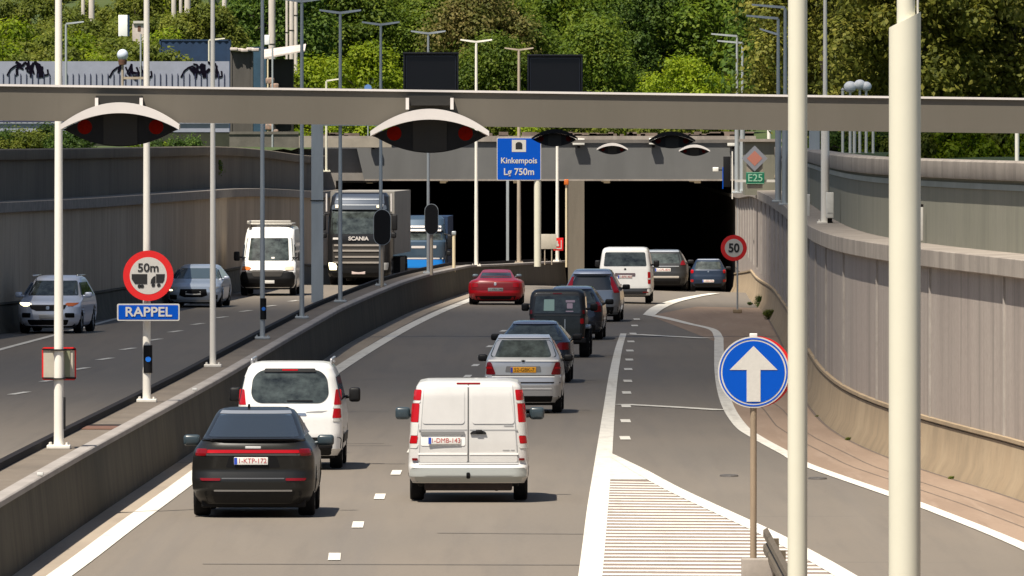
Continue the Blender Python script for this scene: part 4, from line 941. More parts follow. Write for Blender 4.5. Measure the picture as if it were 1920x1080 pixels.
# --- white people carrier
W = 1.85; w = W/2
c = Car('people_carrier', 'white people carrier with roof rails and a rounded rear window, behind the black SUV', 'car', 4.4, W, 1.86,
  [(.24,w*.9,.12,4.3),(.36,w*.98,.02,4.36),(.6,w,.0,4.4),(.9,w,.02,4.2),(1.05,w*.985,.05,3.75),(1.15,w*.975,.08,3.5),(1.62,w*.87,.20,2.75),(1.78,w*.80,.26,2.55),(1.84,w*.74,.36,2.35),(1.865,w*.6,.55,2.1)], white_p, r=.22, wheel=.33, tyre_w=.22)
c.patch('rear_window', rr(1.16,1.74,-.70,.70,-.64,.64,.22,9), glass_i); c.patch('roof_spoiler', rr(1.70,1.76,-.46,.46,-.44,.44,.02), plastic, eps=.03); c.patch('third_brake_light', rr(1.72,1.745,-.14,.14,-.14,.14,.01), taillight, eps=.036)
for z0, z1, m in ((1.13,1.40,taillight),(1.07,1.125,lens_c),(.90,1.065,taillight),(.84,.895,lens_c)): c.pair('tail_light', rr(z0,z1,.745 if z0 < 1.12 else .77,.905,.77 if z0 < 1.12 else .80,.89,.02), m)
c.patch('tailgate_handle', rr(.94,.99,-.3,.3,-.28,.28,.02), chrome); c.patch('body_crease', [(.995,.28,.55),(1.01,.30,.60),(1.03,.5,.66)], mat('grey_seam', (.30,.30,.30), .5), eps=.004)
c.plate(.78, '1-FNR-305'); c.patch('bumper', rr(.24,.56,-.88,.88,-.91,.91,.05), plastic, eps=.02)
c.patch('wiper', rr(1.19,1.21,-.05,.4,-.05,.4,.008), blackm, eps=.02)
for sx in (-1, 1):
    b = MB(); b.rbox((sx*.70,0,1.90), (.05,2.1,.05), .02).rbox((sx*.70,-1.0,1.86), (.05,.12,.1), .02).rbox((sx*.70,1.0,1.86), (.05,.12,.1), .02); b.build('roof_rail', mat('rail_grey',(.35,.35,.36),.3,.5), c.t)
c.sides([(1.2,-1.9,1.0),(1.62,-1.8,.4)]); c.sides([(.45,-1.3,1.3),(.60,-1.3,1.3)], 'side_moulding', plastic, .015); c.mirrors(1.24, .95, plastic, .20, .26, .17)
c.place(543, dG(882), -.55)
# --- silver-white panel van
W = 1.92; w = W/2
van_w = mat('pale_silver_van_paint', (.585,.57,.545), .35, .12, .4, noise=(2.2,.10), stretch=(1,1,.6))
c = Car('panel_van', 'silver-white panel van with twin rear doors, nearest vehicle in the right lane', 'van', 4.75, W, 1.93,
  [(.30,w*.93,.10,4.6),(.40,w*.985,.0,4.7),(.55,w,.0,4.75),(.62,w*1.0,.05,4.7),(.95,w*.985,.06,4.4),(1.1,w*.975,.07,4.1),(1.25,w*.965,.08,3.75),(1.70,w*.90,.13,3.1),(1.84,w*.865,.17,2.95),(1.90,w*.82,.24,2.7),(1.93,w*.70,.38,2.4)], van_w, r=.16, wheel=.33, oh=(.95,.95), tyre_w=.22, bow=.03)
seam = mat('grey_seam', (.30,.30,.30), .5)
c.patch('left_rear_door', rr(.63,1.86,-.785,-.012,-.70,-.012,.03), van_w, eps=.014, nx=14); c.patch('right_rear_door', rr(.63,1.86,.012,.785,.012,.70,.03), van_w, eps=.014, nx=14)
c.patch('door_gap', [(.60,-.012,.012),(1.87,-.012,.012)], mat('dark_seam', (.08,.08,.08), .7), eps=.004, nx=2)
c.patch('window_blank', rr(1.24,1.80,-.74,-.06,-.66,-.06,.05), van_w, eps=.024, nx=14); c.patch('window_blank', rr(1.24,1.80,.06,.74,.06,.66,.05), van_w, eps=.024, nx=14)
c.patch('door_crease', [(1.135,-.79,-.02),(1.155,-.785,-.02)], seam, eps=.018); c.patch('door_crease', [(1.135,.02,.79),(1.155,.02,.785)], seam, eps=.018)
c.patch('lower_crease', [(.745,-.80,-.02),(.775,-.80,-.02)], white_p, eps=.022); c.patch('lower_crease', [(.745,.02,.80),(.775,.02,.80)], white_p, eps=.022)
c.patch('door_outline', [(.60,-.80,.80),(.625,-.80,.80)], seam, eps=.012)
for a0, a1 in ((.788,.70),):
    c.pair('side_seam', [(.63,.788,.80),(1.86,.70,.712)], seam, eps=.010)
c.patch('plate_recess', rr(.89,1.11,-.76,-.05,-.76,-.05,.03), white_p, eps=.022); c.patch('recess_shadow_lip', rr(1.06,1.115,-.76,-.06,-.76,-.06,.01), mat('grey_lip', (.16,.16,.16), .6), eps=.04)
c.plate(.98, '1-DMB-143', x=-.38, eps=.05).location.y -= .03
c.patch('door_handle', rr(1.075,1.12,.02,.30,.06,.26,.02), plastic, eps=.045)
b = MB(); b.rbox((.17, c.rear(.17,1.13)-.05, 1.13), (.10,.04,.05), .01); b.build('lock', plastic, c.t)
c.patch('badge', rr(1.20,1.225,.57,.72,.57,.72,.008), seam, eps=.02); c.patch('badge', rr(.815,.83,.55,.66,.55,.66,.004), seam, eps=.02); c.patch('badge', rr(.815,.83,.68,.74,.68,.74,.004), seam, eps=.02)
for z0, z1, m, a, b_ in ((1.62,1.79,taillight,.765,.885),(1.575,1.615,lens_c,.775,.90),(1.27,1.57,taillight,.80,.925),(1.06,1.265,lens_c,.815,.94),(.93,1.055,taillight,.825,.945),(.855,.925,lens_c,.82,.95)):
    c.pair('tail_light', rr(z0,z1,a,b_,a-.02,b_-.025,.02), m)
c.patch('third_brake_light', rr(1.875,1.90,-.19,.19,-.19,.19,.008), taildark, eps=.01)
c.patch('bumper', rr(.31,.54,-.93,.93,-.935,.935,.06), mat('silver_bumper', (.40,.42,.40), .45, .2), eps=.03, nx=20); c.pair('rear_reflector', rr(.655,.69,.81,.90,.81,.90,.01), taildark, eps=.035)
c.patch('tow_socket', rr(.36,.46,-.03,.03,-.03,.03,.02), blackm, eps=.05)
b = MB(); b.rbox((0,-2.0,.26), (1.4,.5,.16), .03).tube((.45,-2.2,.22),(.45,-1.6,.22),.05); b.build('exhaust_and_axle', mat('dark_rust', (.04,.025,.018), .9, noise=(9,.5)), c.t)
c.mirrors(1.33, 1.0, mat('dark_mirror_shell', (.03,.045,.055), .3), .24, .20, .17); c.sides([(1.28,.6,1.3),(1.66,.5,.9)]); 
c.sides([(.33,-1.9,1.9),(.45,-1.9,1.9)], 'side_sill', plastic, .012)
c.place(878, dG(943), -.2)
# --- silver compact with yellow plate
W = 1.64; w = W/2
c = Car('hatchback', 'silver compact hatchback with a yellow number plate, right behind the panel van', 'car', 3.6, W, 1.64, 
  [(.22,w*.9,.13,3.5),(.34,w*.97,.03,3.56),(.6,w,.0,3.6),(.78,w,.05,3.45),(.80,w*.995,.09,3.42),(1.0,w*.98,.10,2.95),(1.11,w*.955,.12,2.7),(1.17,w*.93,.18,2.6),(1.52,w*.72,.50,1.95),(1.58,w*.68,.60,1.85),(1.625,w*.62,.80,1.6),(1.64,w*.5,1.0,1.4)], silver, r=.24, wheel=.30, oh=(.62,.6), tyre_w=.20)
c.patch('rear_window', rr(1.175,1.53,-.715,.715,-.575,.575,.07), glass_i); c.patch('roof_spoiler', rr(1.56,1.63,-.56,.56,-.53,.53,.02), paint('light_silver_paint', (.62,.63,.66), .4, .25), eps=.035)
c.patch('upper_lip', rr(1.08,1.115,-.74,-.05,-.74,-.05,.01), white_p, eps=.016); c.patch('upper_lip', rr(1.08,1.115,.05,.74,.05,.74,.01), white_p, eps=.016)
c.patch('badge', rr(1.07,1.11,-.03,.03,-.03,.03,.015), darksteel, eps=.02)
c.pair('tail_light', rr(.81,1.07,.58,.79,.68,.77,.03), taildark); c.pair('lamp_lens', rr(.93,.97,.66,.79,.67,.79,.01), taillight, eps=.012)
c.patch('plate_recess', rr(.86,.985,-.38,.38,-.36,.36,.02), mat('grey_lip', (.16,.16,.16), .6), eps=.006); c.plate(.91, '52-GBK-7', m=plate_y, tm=signblack, w=.54, h=.12, eps=.03)
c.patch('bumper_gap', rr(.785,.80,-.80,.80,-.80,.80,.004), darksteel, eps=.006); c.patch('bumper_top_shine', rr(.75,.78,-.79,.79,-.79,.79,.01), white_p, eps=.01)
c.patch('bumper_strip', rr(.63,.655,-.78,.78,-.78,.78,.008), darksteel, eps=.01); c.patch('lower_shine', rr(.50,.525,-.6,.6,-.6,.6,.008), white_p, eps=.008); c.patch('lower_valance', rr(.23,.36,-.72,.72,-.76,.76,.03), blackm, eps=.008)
c.sides([(1.2,-1.2,.75),(1.5,-.85,.35)]); c.mirrors(1.12, .55, plastic, .20, .15, .12)
for sx in (-.36,.36):
    b = MB(); b.tube((sx-.02, c.rear(0,1.40)+.28, 1.28), (sx-.02, c.rear(0,1.40)+.28, 1.44), .10, n=12); b.build('headrest', darksteel, c.t)
c.place(981, dG(776), -1.3)
# --- dark hatch behind it
W = 1.74; w = W/2
c = Car('hatchback', 'dark blue-black hatchback between the silver compact and the black off-roader', 'car', 4.2, W, 1.46, std(4.2, W, 1.46, .98, .52, .12, .62, .7), paint('midnight_paint', (.02,.028,.045), .4, .25), wheel=.31)
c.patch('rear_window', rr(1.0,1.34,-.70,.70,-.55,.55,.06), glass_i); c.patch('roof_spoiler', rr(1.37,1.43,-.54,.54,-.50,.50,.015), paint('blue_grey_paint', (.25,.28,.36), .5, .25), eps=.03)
c.pair('tail_light', rr(.78,.95,.46,.84,.58,.82,.04), taildark); c.plate(.66, '1-UVC-648'); c.patch('lower_bumper', rr(.23,.42,-.78,.78,-.82,.82,.04), plastic, eps=.01)
c.sides([(1.02,-1.2,.9),(1.32,-.8,.3)]); c.sides([(.985,-1.3,.9),(1.0,-1.3,.9)], 'window_chrome_line', chrome, .008); c.mirrors(1.03, .65)
c.place(1001, dG(719), -1.6)
# --- black off-roader
W = 1.70; w = W/2
offr = mat('soft_black_paint', (.012,.013,.014), .45, .1, .2)
c = Car('off_roader', 'boxy black soft-top off-roader with stickers in its rear window', 'car', 4.0, W, 1.78,
  [(.40,w*.80,.05,3.9),(.5,w*.84,.0,3.95),(.75,w*.86,.0,4.0),(1.0,w*.86,.02,3.9),(1.08,w*.86,.03,2.6),(1.12,w*.88,.03,2.5),(1.60,w*.84,.12,2.1),(1.70,w*.80,.16,2.0),(1.76,w*.72,.24,1.8),(1.78,w*.6,.4,1.6)], offr, r=.14, wheel=.39, oh=(.65,.6), tyre_w=.27, track=.70, bow=.02)
c.patch('rear_window', rr(1.16,1.62,-.62,.62,-.56,.56,.06), glass_i)
c.patch('window_sticker', rr(1.22,1.52,-.36,-.08,-.35,-.08,.01), mat('sticker_pale_green', (.33,.48,.42), .5), eps=.014); c.patch('window_sticker', rr(1.44,1.50,.22,.46,.22,.46,.01), mat('sticker_mauve', (.42,.32,.38), .5), eps=.014); c.patch('window_sticker', rr(1.28,1.42,.25,.40,.25,.40,.02), mat('sticker_mauve', (.42,.32,.38), .5), eps=.014); c.patch('window_sticker', rr(1.19,1.22,.22,.42,.22,.42,.01), mat('sticker_mauve', (.42,.32,.38), .5), eps=.014)
c.patch('third_brake_light', rr(1.66,1.69,-.12,.12,-.12,.12,.01), taildark); c.patch('top_seam', rr(1.655,1.675,-.58,-.2,-.58,-.2,.004), mat('grey_trim', (.10,.10,.10), .3, .4)); c.patch('tailgate', rr(.52,1.09,-.55,.60,-.55,.60,.03), mat('worn_black_paint', (.03,.035,.034), .35, .1, noise=(4,.4)), eps=.012)
c.patch('tailgate_top_bar', rr(1.09,1.12,-.62,.62,-.62,.62,.01), mat('grey_trim', (.10,.10,.10), .3, .4), eps=.02)
c.patch('antenna', [(.62,.19,.21),(1.0,.19,.21)], silver, eps=.02, nx=2)
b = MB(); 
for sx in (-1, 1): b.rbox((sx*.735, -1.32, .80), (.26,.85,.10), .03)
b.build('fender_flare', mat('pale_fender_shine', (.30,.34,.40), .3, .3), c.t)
c.pair('tail_light', rr(.88,1.02,.60,.70,.60,.70,.03), taillight, m2=taildark); c.pair('upper_lamp', rr(1.14,1.24,.66,.725,.66,.72,.02), taildark)
b = MB(); b.rbox((.62,-2.04,.48), (.16,.06,.10), .02); b.build('fog_lamp', mat('fog_lamp_orange', (.55,.10,.03), .3), c.t)
b = MB(); b.rbox((0,-2.05,.45), (1.5,.14,.14), .02).rbox((.15,-2.12,.50), (.16,.12,.12), .02); b.build('rear_bumper', plastic, c.t)
b = MB()
for x0_ in (-.52, .5): b.tube((x0_,-1.93,1.18), (x0_*.95,-1.80,1.68), .02)
b.build('roll_bar', mat('grey_trim', (.10,.10,.10), .3, .4), c.t)
c.sides([(1.2,-1.7,-.4),(1.58,-1.6,-.4)]); c.mirrors(1.28, .35, plastic, .20, .20, .17)
c.place(1045, dG(671), -1.7)
# --- dark car behind it
W = 1.76; w = W/2
c = Car('estate_car', 'black estate car almost hidden behind the off-roader', 'car', 4.5, W, 1.52, std(4.5, W, 1.52, 1.0, .56, .10, .50, .8), paint('ink_paint', (.018,.022,.034), .4, .25), wheel=.32)
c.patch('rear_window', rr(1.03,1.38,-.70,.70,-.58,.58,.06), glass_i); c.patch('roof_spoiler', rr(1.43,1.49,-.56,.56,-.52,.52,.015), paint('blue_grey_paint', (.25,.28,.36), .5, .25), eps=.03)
c.pair('tail_light', rr(.80,1.08,.62,.86,.68,.80,.04), taildark); c.plate(.74, '1-XGE-291'); c.patch('lower_bumper', rr(.23,.42,-.78,.78,-.82,.82,.04), plastic, eps=.01)
c.sides([(1.04,-1.6,.9),(1.36,-1.2,.3)]); c.sides([(1.37,-1.3,.3),(1.395,-1.3,.3)], 'window_chrome_line', chrome, .008); c.mirrors(1.04, .7)
c.place(1072, dG(638), -2.2)
# --- silver MPV
W = 1.78; w = W/2
mpv = paint('steel_silver_paint', (.30,.32,.34), .6, .3)
c = Car('people_carrier', 'silver-grey people carrier with slanted red lights, left of the white van by the tunnel', 'car', 4.4, W, 1.64, std(4.4, W, 1.64, .98, .57, .10, .55, .8, wsb=.9), mpv, wheel=.32)
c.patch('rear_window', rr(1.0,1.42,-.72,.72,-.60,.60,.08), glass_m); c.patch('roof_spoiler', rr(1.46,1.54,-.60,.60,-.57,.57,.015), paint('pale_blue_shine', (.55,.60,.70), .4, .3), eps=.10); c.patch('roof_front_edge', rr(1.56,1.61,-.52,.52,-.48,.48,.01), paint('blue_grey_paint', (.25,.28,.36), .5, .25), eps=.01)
c.pair('tail_light', [(.90,.70,.87),(1.0,.66,.84),(1.15,.60,.76),(1.30,.585,.68),(1.40,.57,.635)], taillight); c.plate(.70, '1-AHJ-517'); c.patch('lower_bumper', rr(.23,.46,-.80,.80,-.84,.84,.04), plastic, eps=.01)
c.sides([(1.02,-1.4,1.0),(1.40,-1.0,.3)]); c.mirrors(1.05, .8)
c.place(1109, dG(604), -2.6)
# --- white transporter
W = 1.86; w = W/2
c = Car('minibus', 'white minibus with a wide dark rear window approaching the right tunnel', 'van', 4.9, W, 1.96,
  [(.28,w*.93,.10,4.8),(.40,w*.985,.0,4.86),(.58,w,.0,4.9),(.95,w*.99,.04,4.5),(1.2,w*.97,.07,3.9),(1.72,w*.89,.17,3.2),(1.86,w*.855,.22,3.0),(1.93,w*.80,.32,2.7),(1.96,w*.66,.5,2.4)], white_p, r=.14, wheel=.33, tyre_w=.22, bow=.03, oh=(1.0,.95))
c.patch('rear_window', rr(1.30,1.79,-.755,.755,-.70,.70,.05), glass_i); c.patch('plate_recess', rr(.94,1.06,-.36,.36,-.36,.36,.02), mat('recess_mauve', (.10,.07,.08), .6)); c.plate(.93, '1-BRE-460', w=.5)
c.pair('tail_light', rr(.68,1.10,.80,.905,.79,.89,.03), taillight); c.pair('lamp_lens', rr(.83,.88,.81,.90,.81,.90,.01), lens_c, eps=.013); c.patch('bumper', rr(.29,.52,-.90,.90,-.92,.92,.05), mat('slate_plastic', (.055,.06,.07), .5), eps=.025); c.pair('rear_reflector', rr(.36,.40,.62,.82,.62,.82,.01), taillight, eps=.03)
c.patch('badge', rr(1.17,1.23,-.04,.04,-.04,.04,.03), darksteel, eps=.012); c.patch('script_badge', rr(.63,.67,-.32,-.12,-.32,-.12,.008), mat('grey_trim', (.10,.10,.10), .3, .4), eps=.012)
c.sides([(1.3,-2.1,1.3),(1.72,-2.0,.8)]); c.mirrors(1.35, 1.1, plastic, .2, .24, .15)
c.place(1172, 374.5, -1.8)
# --- grey SUV & blue car at the tunnel mouth
W = 1.84; w = W/2
c = Car('suv', 'dark grey SUV with a wide plate entering the right tunnel', 'car', 4.5, W, 1.58, std(4.5, W, 1.58, 1.02, .62, .10, .48, .8), mat('gunmetal_paint', (.024,.025,.026), .45, .2, .2), wheel=.34)
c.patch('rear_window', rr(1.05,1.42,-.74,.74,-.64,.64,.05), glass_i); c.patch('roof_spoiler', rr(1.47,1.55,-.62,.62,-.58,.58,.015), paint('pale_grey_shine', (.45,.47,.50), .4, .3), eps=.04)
c.pair('tail_light', rr(.98,1.16,.66,.88,.72,.82,.04), taildark); c.patch('chrome_bar', rr(.92,.955,-.62,.62,-.62,.62,.01), silver); c.plate(.80, '1-CPL-839', w=.6, h=.13); c.patch('skid_plate', rr(.48,.56,-.62,.62,-.62,.62,.02), mat('pale_skid', (.42,.38,.33), .5), eps=.012); c.patch('lower_bumper', rr(.23,.47,-.80,.80,-.84,.84,.04), plastic, eps=.008)
c.sides([(1.06,-1.5,.9),(1.40,-1.2,.3)]); c.mirrors(1.08, .7)
c.place(1243, 412, -2.0)
W = 1.62; w = W/2
c = Car('hatchback', 'small dark blue hatchback furthest right at the tunnel mouth', 'car', 3.7, W, 1.47, std(3.7, W, 1.47, .95, .53, .08, .35, .7, wsb=.85, wst=1.5), mat('deep_blue_paint', (.007,.019,.045), .45, .1, .2), wheel=.29, oh=(.6,.65))
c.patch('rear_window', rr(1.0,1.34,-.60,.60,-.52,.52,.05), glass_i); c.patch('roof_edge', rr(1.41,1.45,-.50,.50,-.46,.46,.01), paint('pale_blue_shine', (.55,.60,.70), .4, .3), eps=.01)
c.pair('tail_light', rr(.82,.98,.66,.80,.66,.78,.05), taillight); c.pair('fog_light', rr(.42,.54,.66,.80,.66,.80,.04), taillight); c.plate(.47, '1-ESD-726'); c.patch('badge', rr(.86,.93,-.035,.035,-.035,.035,.03), chrome); c.patch('lower_bumper', rr(.23,.36,-.7,.7,-.76,.76,.04), plastic, eps=.01)
c.sides([(1.0,-1.2,.8),(1.32,-.9,.3)]); c.mirrors(1.02, .6)
c.place(1328, 478, -1.0)
# --- red sports car
W = 1.88; w = W/2
redp = mat('rosso_paint', (.40,.004,.010), .3, 0, .25, .4)
c = Car('sports_car', 'low red sports car alone in the left lane before the tunnel', 'car', 4.25, W, 1.19,
  [(.16,w*.86,.16,4.1),(.26,w*.95,.04,4.2),(.40,w*.99,.0,4.25),(.60,w,.02,4.0),(.74,w*.98,.05,3.5),(.82,w*.90,.10,3.0),(.86,w*.78,.26,2.9),(.90,w*.70,.5,2.85),(1.12,w*.54,1.25,2.3),(1.17,w*.50,1.45,2.2),(1.19,w*.38,1.7,2.0)], redp, r=.30, wheel=.32, oh=(.82,.95), tyre_w=.28, bow=.10)
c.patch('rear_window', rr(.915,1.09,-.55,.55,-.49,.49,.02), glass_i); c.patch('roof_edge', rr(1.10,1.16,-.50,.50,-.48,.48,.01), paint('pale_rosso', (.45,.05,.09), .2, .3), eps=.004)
c.patch('window_bar', rr(.955,.975,-.5,.5,-.5,.5,.005), mat('rosso_dull', (.20,.03,.03), .5), eps=.016)
c.patch('tail_panel', rr(.50,.78,-.84,.84,-.84,.84,.02), mat('grille_red', (.24,.004,.008), .5, noise=(3,.3), stretch=(.1,1,12)), eps=.006, nx=18)
c.pair('tail_light', rr(.60,.74,.60,.80,.60,.80,.02), taillight, eps=.012); c.patch('badge', rr(.66,.76,-.05,.03,-.05,.03,.02), silver, eps=.014); c.plate(.52, '1-VRK-348', m=mat('plate_grey', (.30,.32,.31), .5), tm=signblack, eu=False)
c.patch('lower_valance', rr(.17,.30,-.80,.80,-.86,.86,.03), blackm, eps=.008)
c.sides([(.92,-.5,.6),(1.08,-.3,.3)]); c.mirrors(.96, .45, mat('mirror_bluegrey', (.12,.17,.19), .3), .20, .12, .10)
c.place(929, dG(572), -1.2)
# --- oncoming silver SUV
W = 1.86; w = W/2
bluesilver = mat('bluish_silver_paint', (.66,.70,.80), .35, .25, .4)
c = Car('suv', 'oncoming silver SUV with one bright headlamp beside the shaded wall at far left', 'car', 4.4, W, 1.68,
  [(.22,w*.88,.12,4.25),(.34,w*.96,.03,4.34),(.55,w,.0,4.4),(.80,w,.02,4.36),(.92,w*.985,.05,4.22),(1.0,w*.97,.08,3.7),(1.08,w*.955,.10,3.35),(1.50,w*.77,.5,2.6),(1.60,w*.72,.7,2.45),(1.655,w*.64,.95,2.2),(1.68,w*.5,1.2,2.0)], bluesilver, r=.26, rf=.36, wheel=.35, tyre_w=.24)
c.patch('windscreen', rr(1.10,1.53,-.76,.76,-.62,.62,.05), glass_i, 'front'); c.patch('grille', [(.66,-.34,.34),(.72,-.50,.50),(.84,-.56,.56)], plastic, 'front'); c.patch('badge', rr(.70,.80,-.05,.05,-.05,.05,.03), chrome, 'front', .014)
c.patch('headlamp', [(.80,.60,.74),(.86,.50,.86),(.90,.56,.88)], lamp_on, 'front', .01); c.patch('headlamp', [(.80,-.74,-.60),(.86,-.86,-.50),(.90,-.88,-.56)], lens_o, 'front', .01)
b = c.t.children
c.patch('lower_intake', rr(.24,.40,-.55,.55,-.62,.62,.04), blackm, 'front'); c.pair('fog_lamp_pocket', rr(.46,.60,.52,.78,.50,.78,.03), blackm, 'front'); c.plate(.50, '', 'front', w=.5, eu=False, m=silver)
c.sides([(1.12,-1.5,1.05),(1.48,-1.1,.4)]); c.mirrors(1.12, .85, bluesilver, .22, .16, .15)
for sx in (-1, 1):
    b = MB(); b.rbox((sx*.66,-.3,1.68), (.04,1.8,.04), .015); b.build('roof_rail', chrome, c.t)
c.place(89, dG(626), -5.2, 'front')
# --- oncoming silver-blue saloon
W = 1.84; w = W/2
c = Car('saloon_car', 'oncoming blue-silver saloon right of the RAPPEL plate', 'car', 4.6, W, 1.43,
  [(.18,w*.88,.12,4.45),(.30,w*.96,.03,4.54),(.50,w,.0,4.6),(.70,w,.02,4.55),(.80,w*.985,.05,4.42),(.88,w*.97,.08,3.6),(.94,w*.955,.10,3.25),(1.28,w*.74,.75,2.5),(1.36,w*.69,.95,2.35),(1.41,w*.60,1.2,2.1),(1.43,w*.48,1.4,1.9)], mat('blue_grey_silver', (.50,.57,.66), .35, .25, .4), r=.26, rf=.36, wheel=.33, tyre_w=.24)
c.patch('windscreen', rr(.955,1.30,-.78,.78,-.61,.61,.05), mat('pale_windscreen', (.10,.14,.16), .06, spec=1.), 'front'); c.patch('grille', [(.34,-.30,.30),(.40,-.48,.48),(.62,-.44,.44)], blackm, 'front'); c.plate(.48, '', 'front', eu=False)
c.pair('headlamp', [(.58,.56,.70),(.66,.52,.84),(.70,.60,.86)], lens_c, 'front'); c.patch('indicator', rr(.56,.60,.72,.82,.72,.82,.01), lamp_on, 'front', .012); c.pair('side_intake', rr(.26,.42,.56,.80,.56,.82,.03), plastic, 'front'); c.patch('lower_trim', rr(.20,.235,-.7,.7,-.7,.7,.01), silver, 'front')
c.sides([(.96,-1.4,1.0),(1.26,-.9,.4)]); c.mirrors(.98, .85, bluesilver, .20, .13, .12)
c.place(362, dG(577), -3.6, 'front')
# --- oncoming white van
W = 2.04; w = W/2
c = Car('delivery_van', 'oncoming tall white van with a roof rack and black bumper', 'van', 5.4, W, 2.50,
  [(.28,w*.93,.10,5.2),(.42,w*.985,.0,5.34),(.60,w,.0,5.4),(.85,w,.0,5.36),(1.02,w*.985,.0,5.15),(1.14,w*.975,.0,4.85),(1.24,w*.96,.0,4.6),(2.10,w*.885,.0,3.95),(2.2,w*.87,.02,3.85),(2.38,w*.85,.05,3.45),(2.46,w*.80,.1,3.3),(2.50,w*.70,.2,3.1)], white_p, r=.12, rf=.30, wheel=.34, oh=(1.0,.95), tyre_w=.23)
c.patch('windscreen', rr(1.26,2.08,-.90,.90,-.82,.82,.06), glass_i, 'front'); c.patch('bumper', [(.30,-.92,.92),(.42,-.98,.98),(.70,-1.0,1.0),(.86,-.92,.92),(.92,-.5,.5)], plastic, 'front', .03, nx=20); c.patch('grille', rr(.68,.90,-.50,.50,-.60,.60,.05), mat('grille_dark', (.035,.03,.025), .6, noise=(5,.5), stretch=(.2,1,6)), 'front', .045)
for sx in (-1, 1):
    c.patch('headlamp', [(.92,min(sx*.66,sx*.94),max(sx*.66,sx*.94)),(1.0,min(sx*.60,sx*.93),max(sx*.60,sx*.93)),(1.05,min(sx*.72,sx*.92),max(sx*.72,sx*.92))], lens_o if sx > 0 else mat('warm_lamp_lens', (.65,.50,.36), .2, coat=.6), 'front', .034)
c.plate(.50, '', 'front', eu=False).location.y += .035
b = MB(); b.rbox((0,-.75,2.58), (1.55,2.6,.06), .02).rbox((0,.35,2.66), (1.45,.05,.10), .02).rbox((.80,-.1,2.64), (.10,1.8,.12), .03)
for sx in (-1, 1): b.tube((sx*.72,.2,2.42), (sx*.72,.2,2.66), .03)
b.build('roof_rack', mat('roof_rack_grey', (.42,.40,.36), .5, .3), c.t)
c.sides([(1.30,.9,1.75),(1.84,.7,1.25)]); c.mirrors(1.42, 1.65, plastic, .22, .34, .20)
c.patch('windscreen_sticker', rr(1.33,1.39,-.22,-.10,-.22,-.10,.02), signwhite, 'front', .014)
c.place(501, dG(555), -2.0, 'front')

# --- trucks
def truck(label, cabm, W, Hc, Ht, px, d, rz, kind, z=None):
    w = W/2; L = 2.3
    c = Car('truck', label, 'truck', L, W, Hc, [(.32,w*.94,.0,2.15),(.45,w*.985,.0,2.25),(.8,w,.0,2.3),(1.3,w,.0,2.3),(1.75,w,.0,2.28),(1.9,w*.99,.0,2.26),(Hc-1.0,w*.965,.0,2.10),(Hc-.75,w*.95,.0,2.0),(Hc-.15,w*.90,.1,1.45),(Hc,w*.80,.3,1.1)], cabm, r=.08, rf=.30, bowf=.12, wheel=.50, oh=(.2,1.35), tyre_w=.30, part='cab', track=W/2-.2)
    c.patch('windscreen', rr(1.98,Hc-.66,-1.10,1.10,-1.05,1.05,.08), glass_i, 'front', nx=16); 
    c.patch('sun_visor', rr(Hc-.68,Hc-.50,-1.08,1.08,-1.04,1.04,.04), mat('smoked_visor', (.05,.06,.075), .2), 'front', .10, nx=16)
    c.sides([(2.0,.1,.75),(2.7,.1,.6)]); 
    for sx in (-1, 1):
        b = MB(); b.rbox((sx*(w+.16),.85,Hc-1.15), (.22,.14,.62), .05).rbox((sx*(w+.12),.80,Hc-1.65), (.2,.14,.22), .05).tube((sx*(w-.1),.8,Hc-.8), (sx*(w+.16),.85,Hc-.85), .03); b.build('door_mirror', plastic, c.t)
    return c
scan = mat('black_truck_paint', (.009,.009,.010), .4, .1, .2, .4)
c = truck('oncoming black truck with chrome grille bars and a grey trailer leaving the left tunnel', scan, 2.46, 3.58, 3.7, 0, 0, 0, 0)
for i, (z, hw) in enumerate(((1.50,.95),(1.29,.98),(1.05,.92),(.83,.98))): c.patch('grille_bar', rr(z,z+.07,-hw,hw,-hw,hw,.02), mat('pale_chrome', (.48,.43,.38), .35, .5), 'front', .03, nx=16)
c.patch('grille', rr(.80,1.60,-1.0,1.0,-1.02,1.02,.05), mat('grille_dark', (.035,.03,.025), .6), 'front', .008, nx=16)
text('SCANIA', .20, steel_l, c.t, (0, c.front(0,1.80)+.03, 1.80), 'nameplate_letters', .01, math.pi, 1.1, .008)
c.pair('upper_marker', rr(1.76,1.84,.72,1.0,.72,1.0,.02), steel_l, 'front', .012)
c.patch('headlamp', [(.58,.86,1.12),(.72,.84,1.16),(.86,.92,1.17)], lamp_on, 'front', .02); c.patch('headlamp', [(.58,-1.12,-.86),(.72,-1.16,-.84),(.86,-1.17,-.92)], lens_c, 'front', .02)
c.patch('bumper', rr(.34,.64,-1.12,1.12,-1.16,1.16,.06), plastic, 'front', .012, nx=16); c.plate(.48, '', 'front', m=mat('plate_pinkish', (.62,.50,.47), .5), eu=False)
c.pair('roof_lamp', rr(2.95,3.06,.68,.92,.68,.92,.03), mat('roof_lamp_warm', (.62,.55,.42), .3), 'front', .14); c.patch('visor_line', rr(3.06,3.09,-.95,.95,-.95,.95,.01), mat('grey_line', (.30,.33,.37), .4), 'front', .11); c.patch('roof_fairing_line', rr(3.30,3.335,-.9,.9,-.9,.9,.01), mat('grey_line', (.30,.33,.37), .4), 'front', .03)
c.patch('roof_fairing', rr(3.14,3.52,-.98,.98,-.92,.92,.05), paint('slate_blue_paint', (.07,.085,.11), .3, .3), 'front', .01, nx=14)
for sx in (-1, 1): b = MB(); b.tube((sx*1.26,.75,2.85), (sx*1.26,.75,3.55), .035); b.build('side_exhaust_stack', steel_l, c.t)
b = MB(); b.box(-1.25,1.25,-13.0,-1.5,1.15,3.62); b.build('trailer_box', mat('grey_trailer_tarp', (.25,.235,.21), .75, noise=(.8,.15)), c.t)
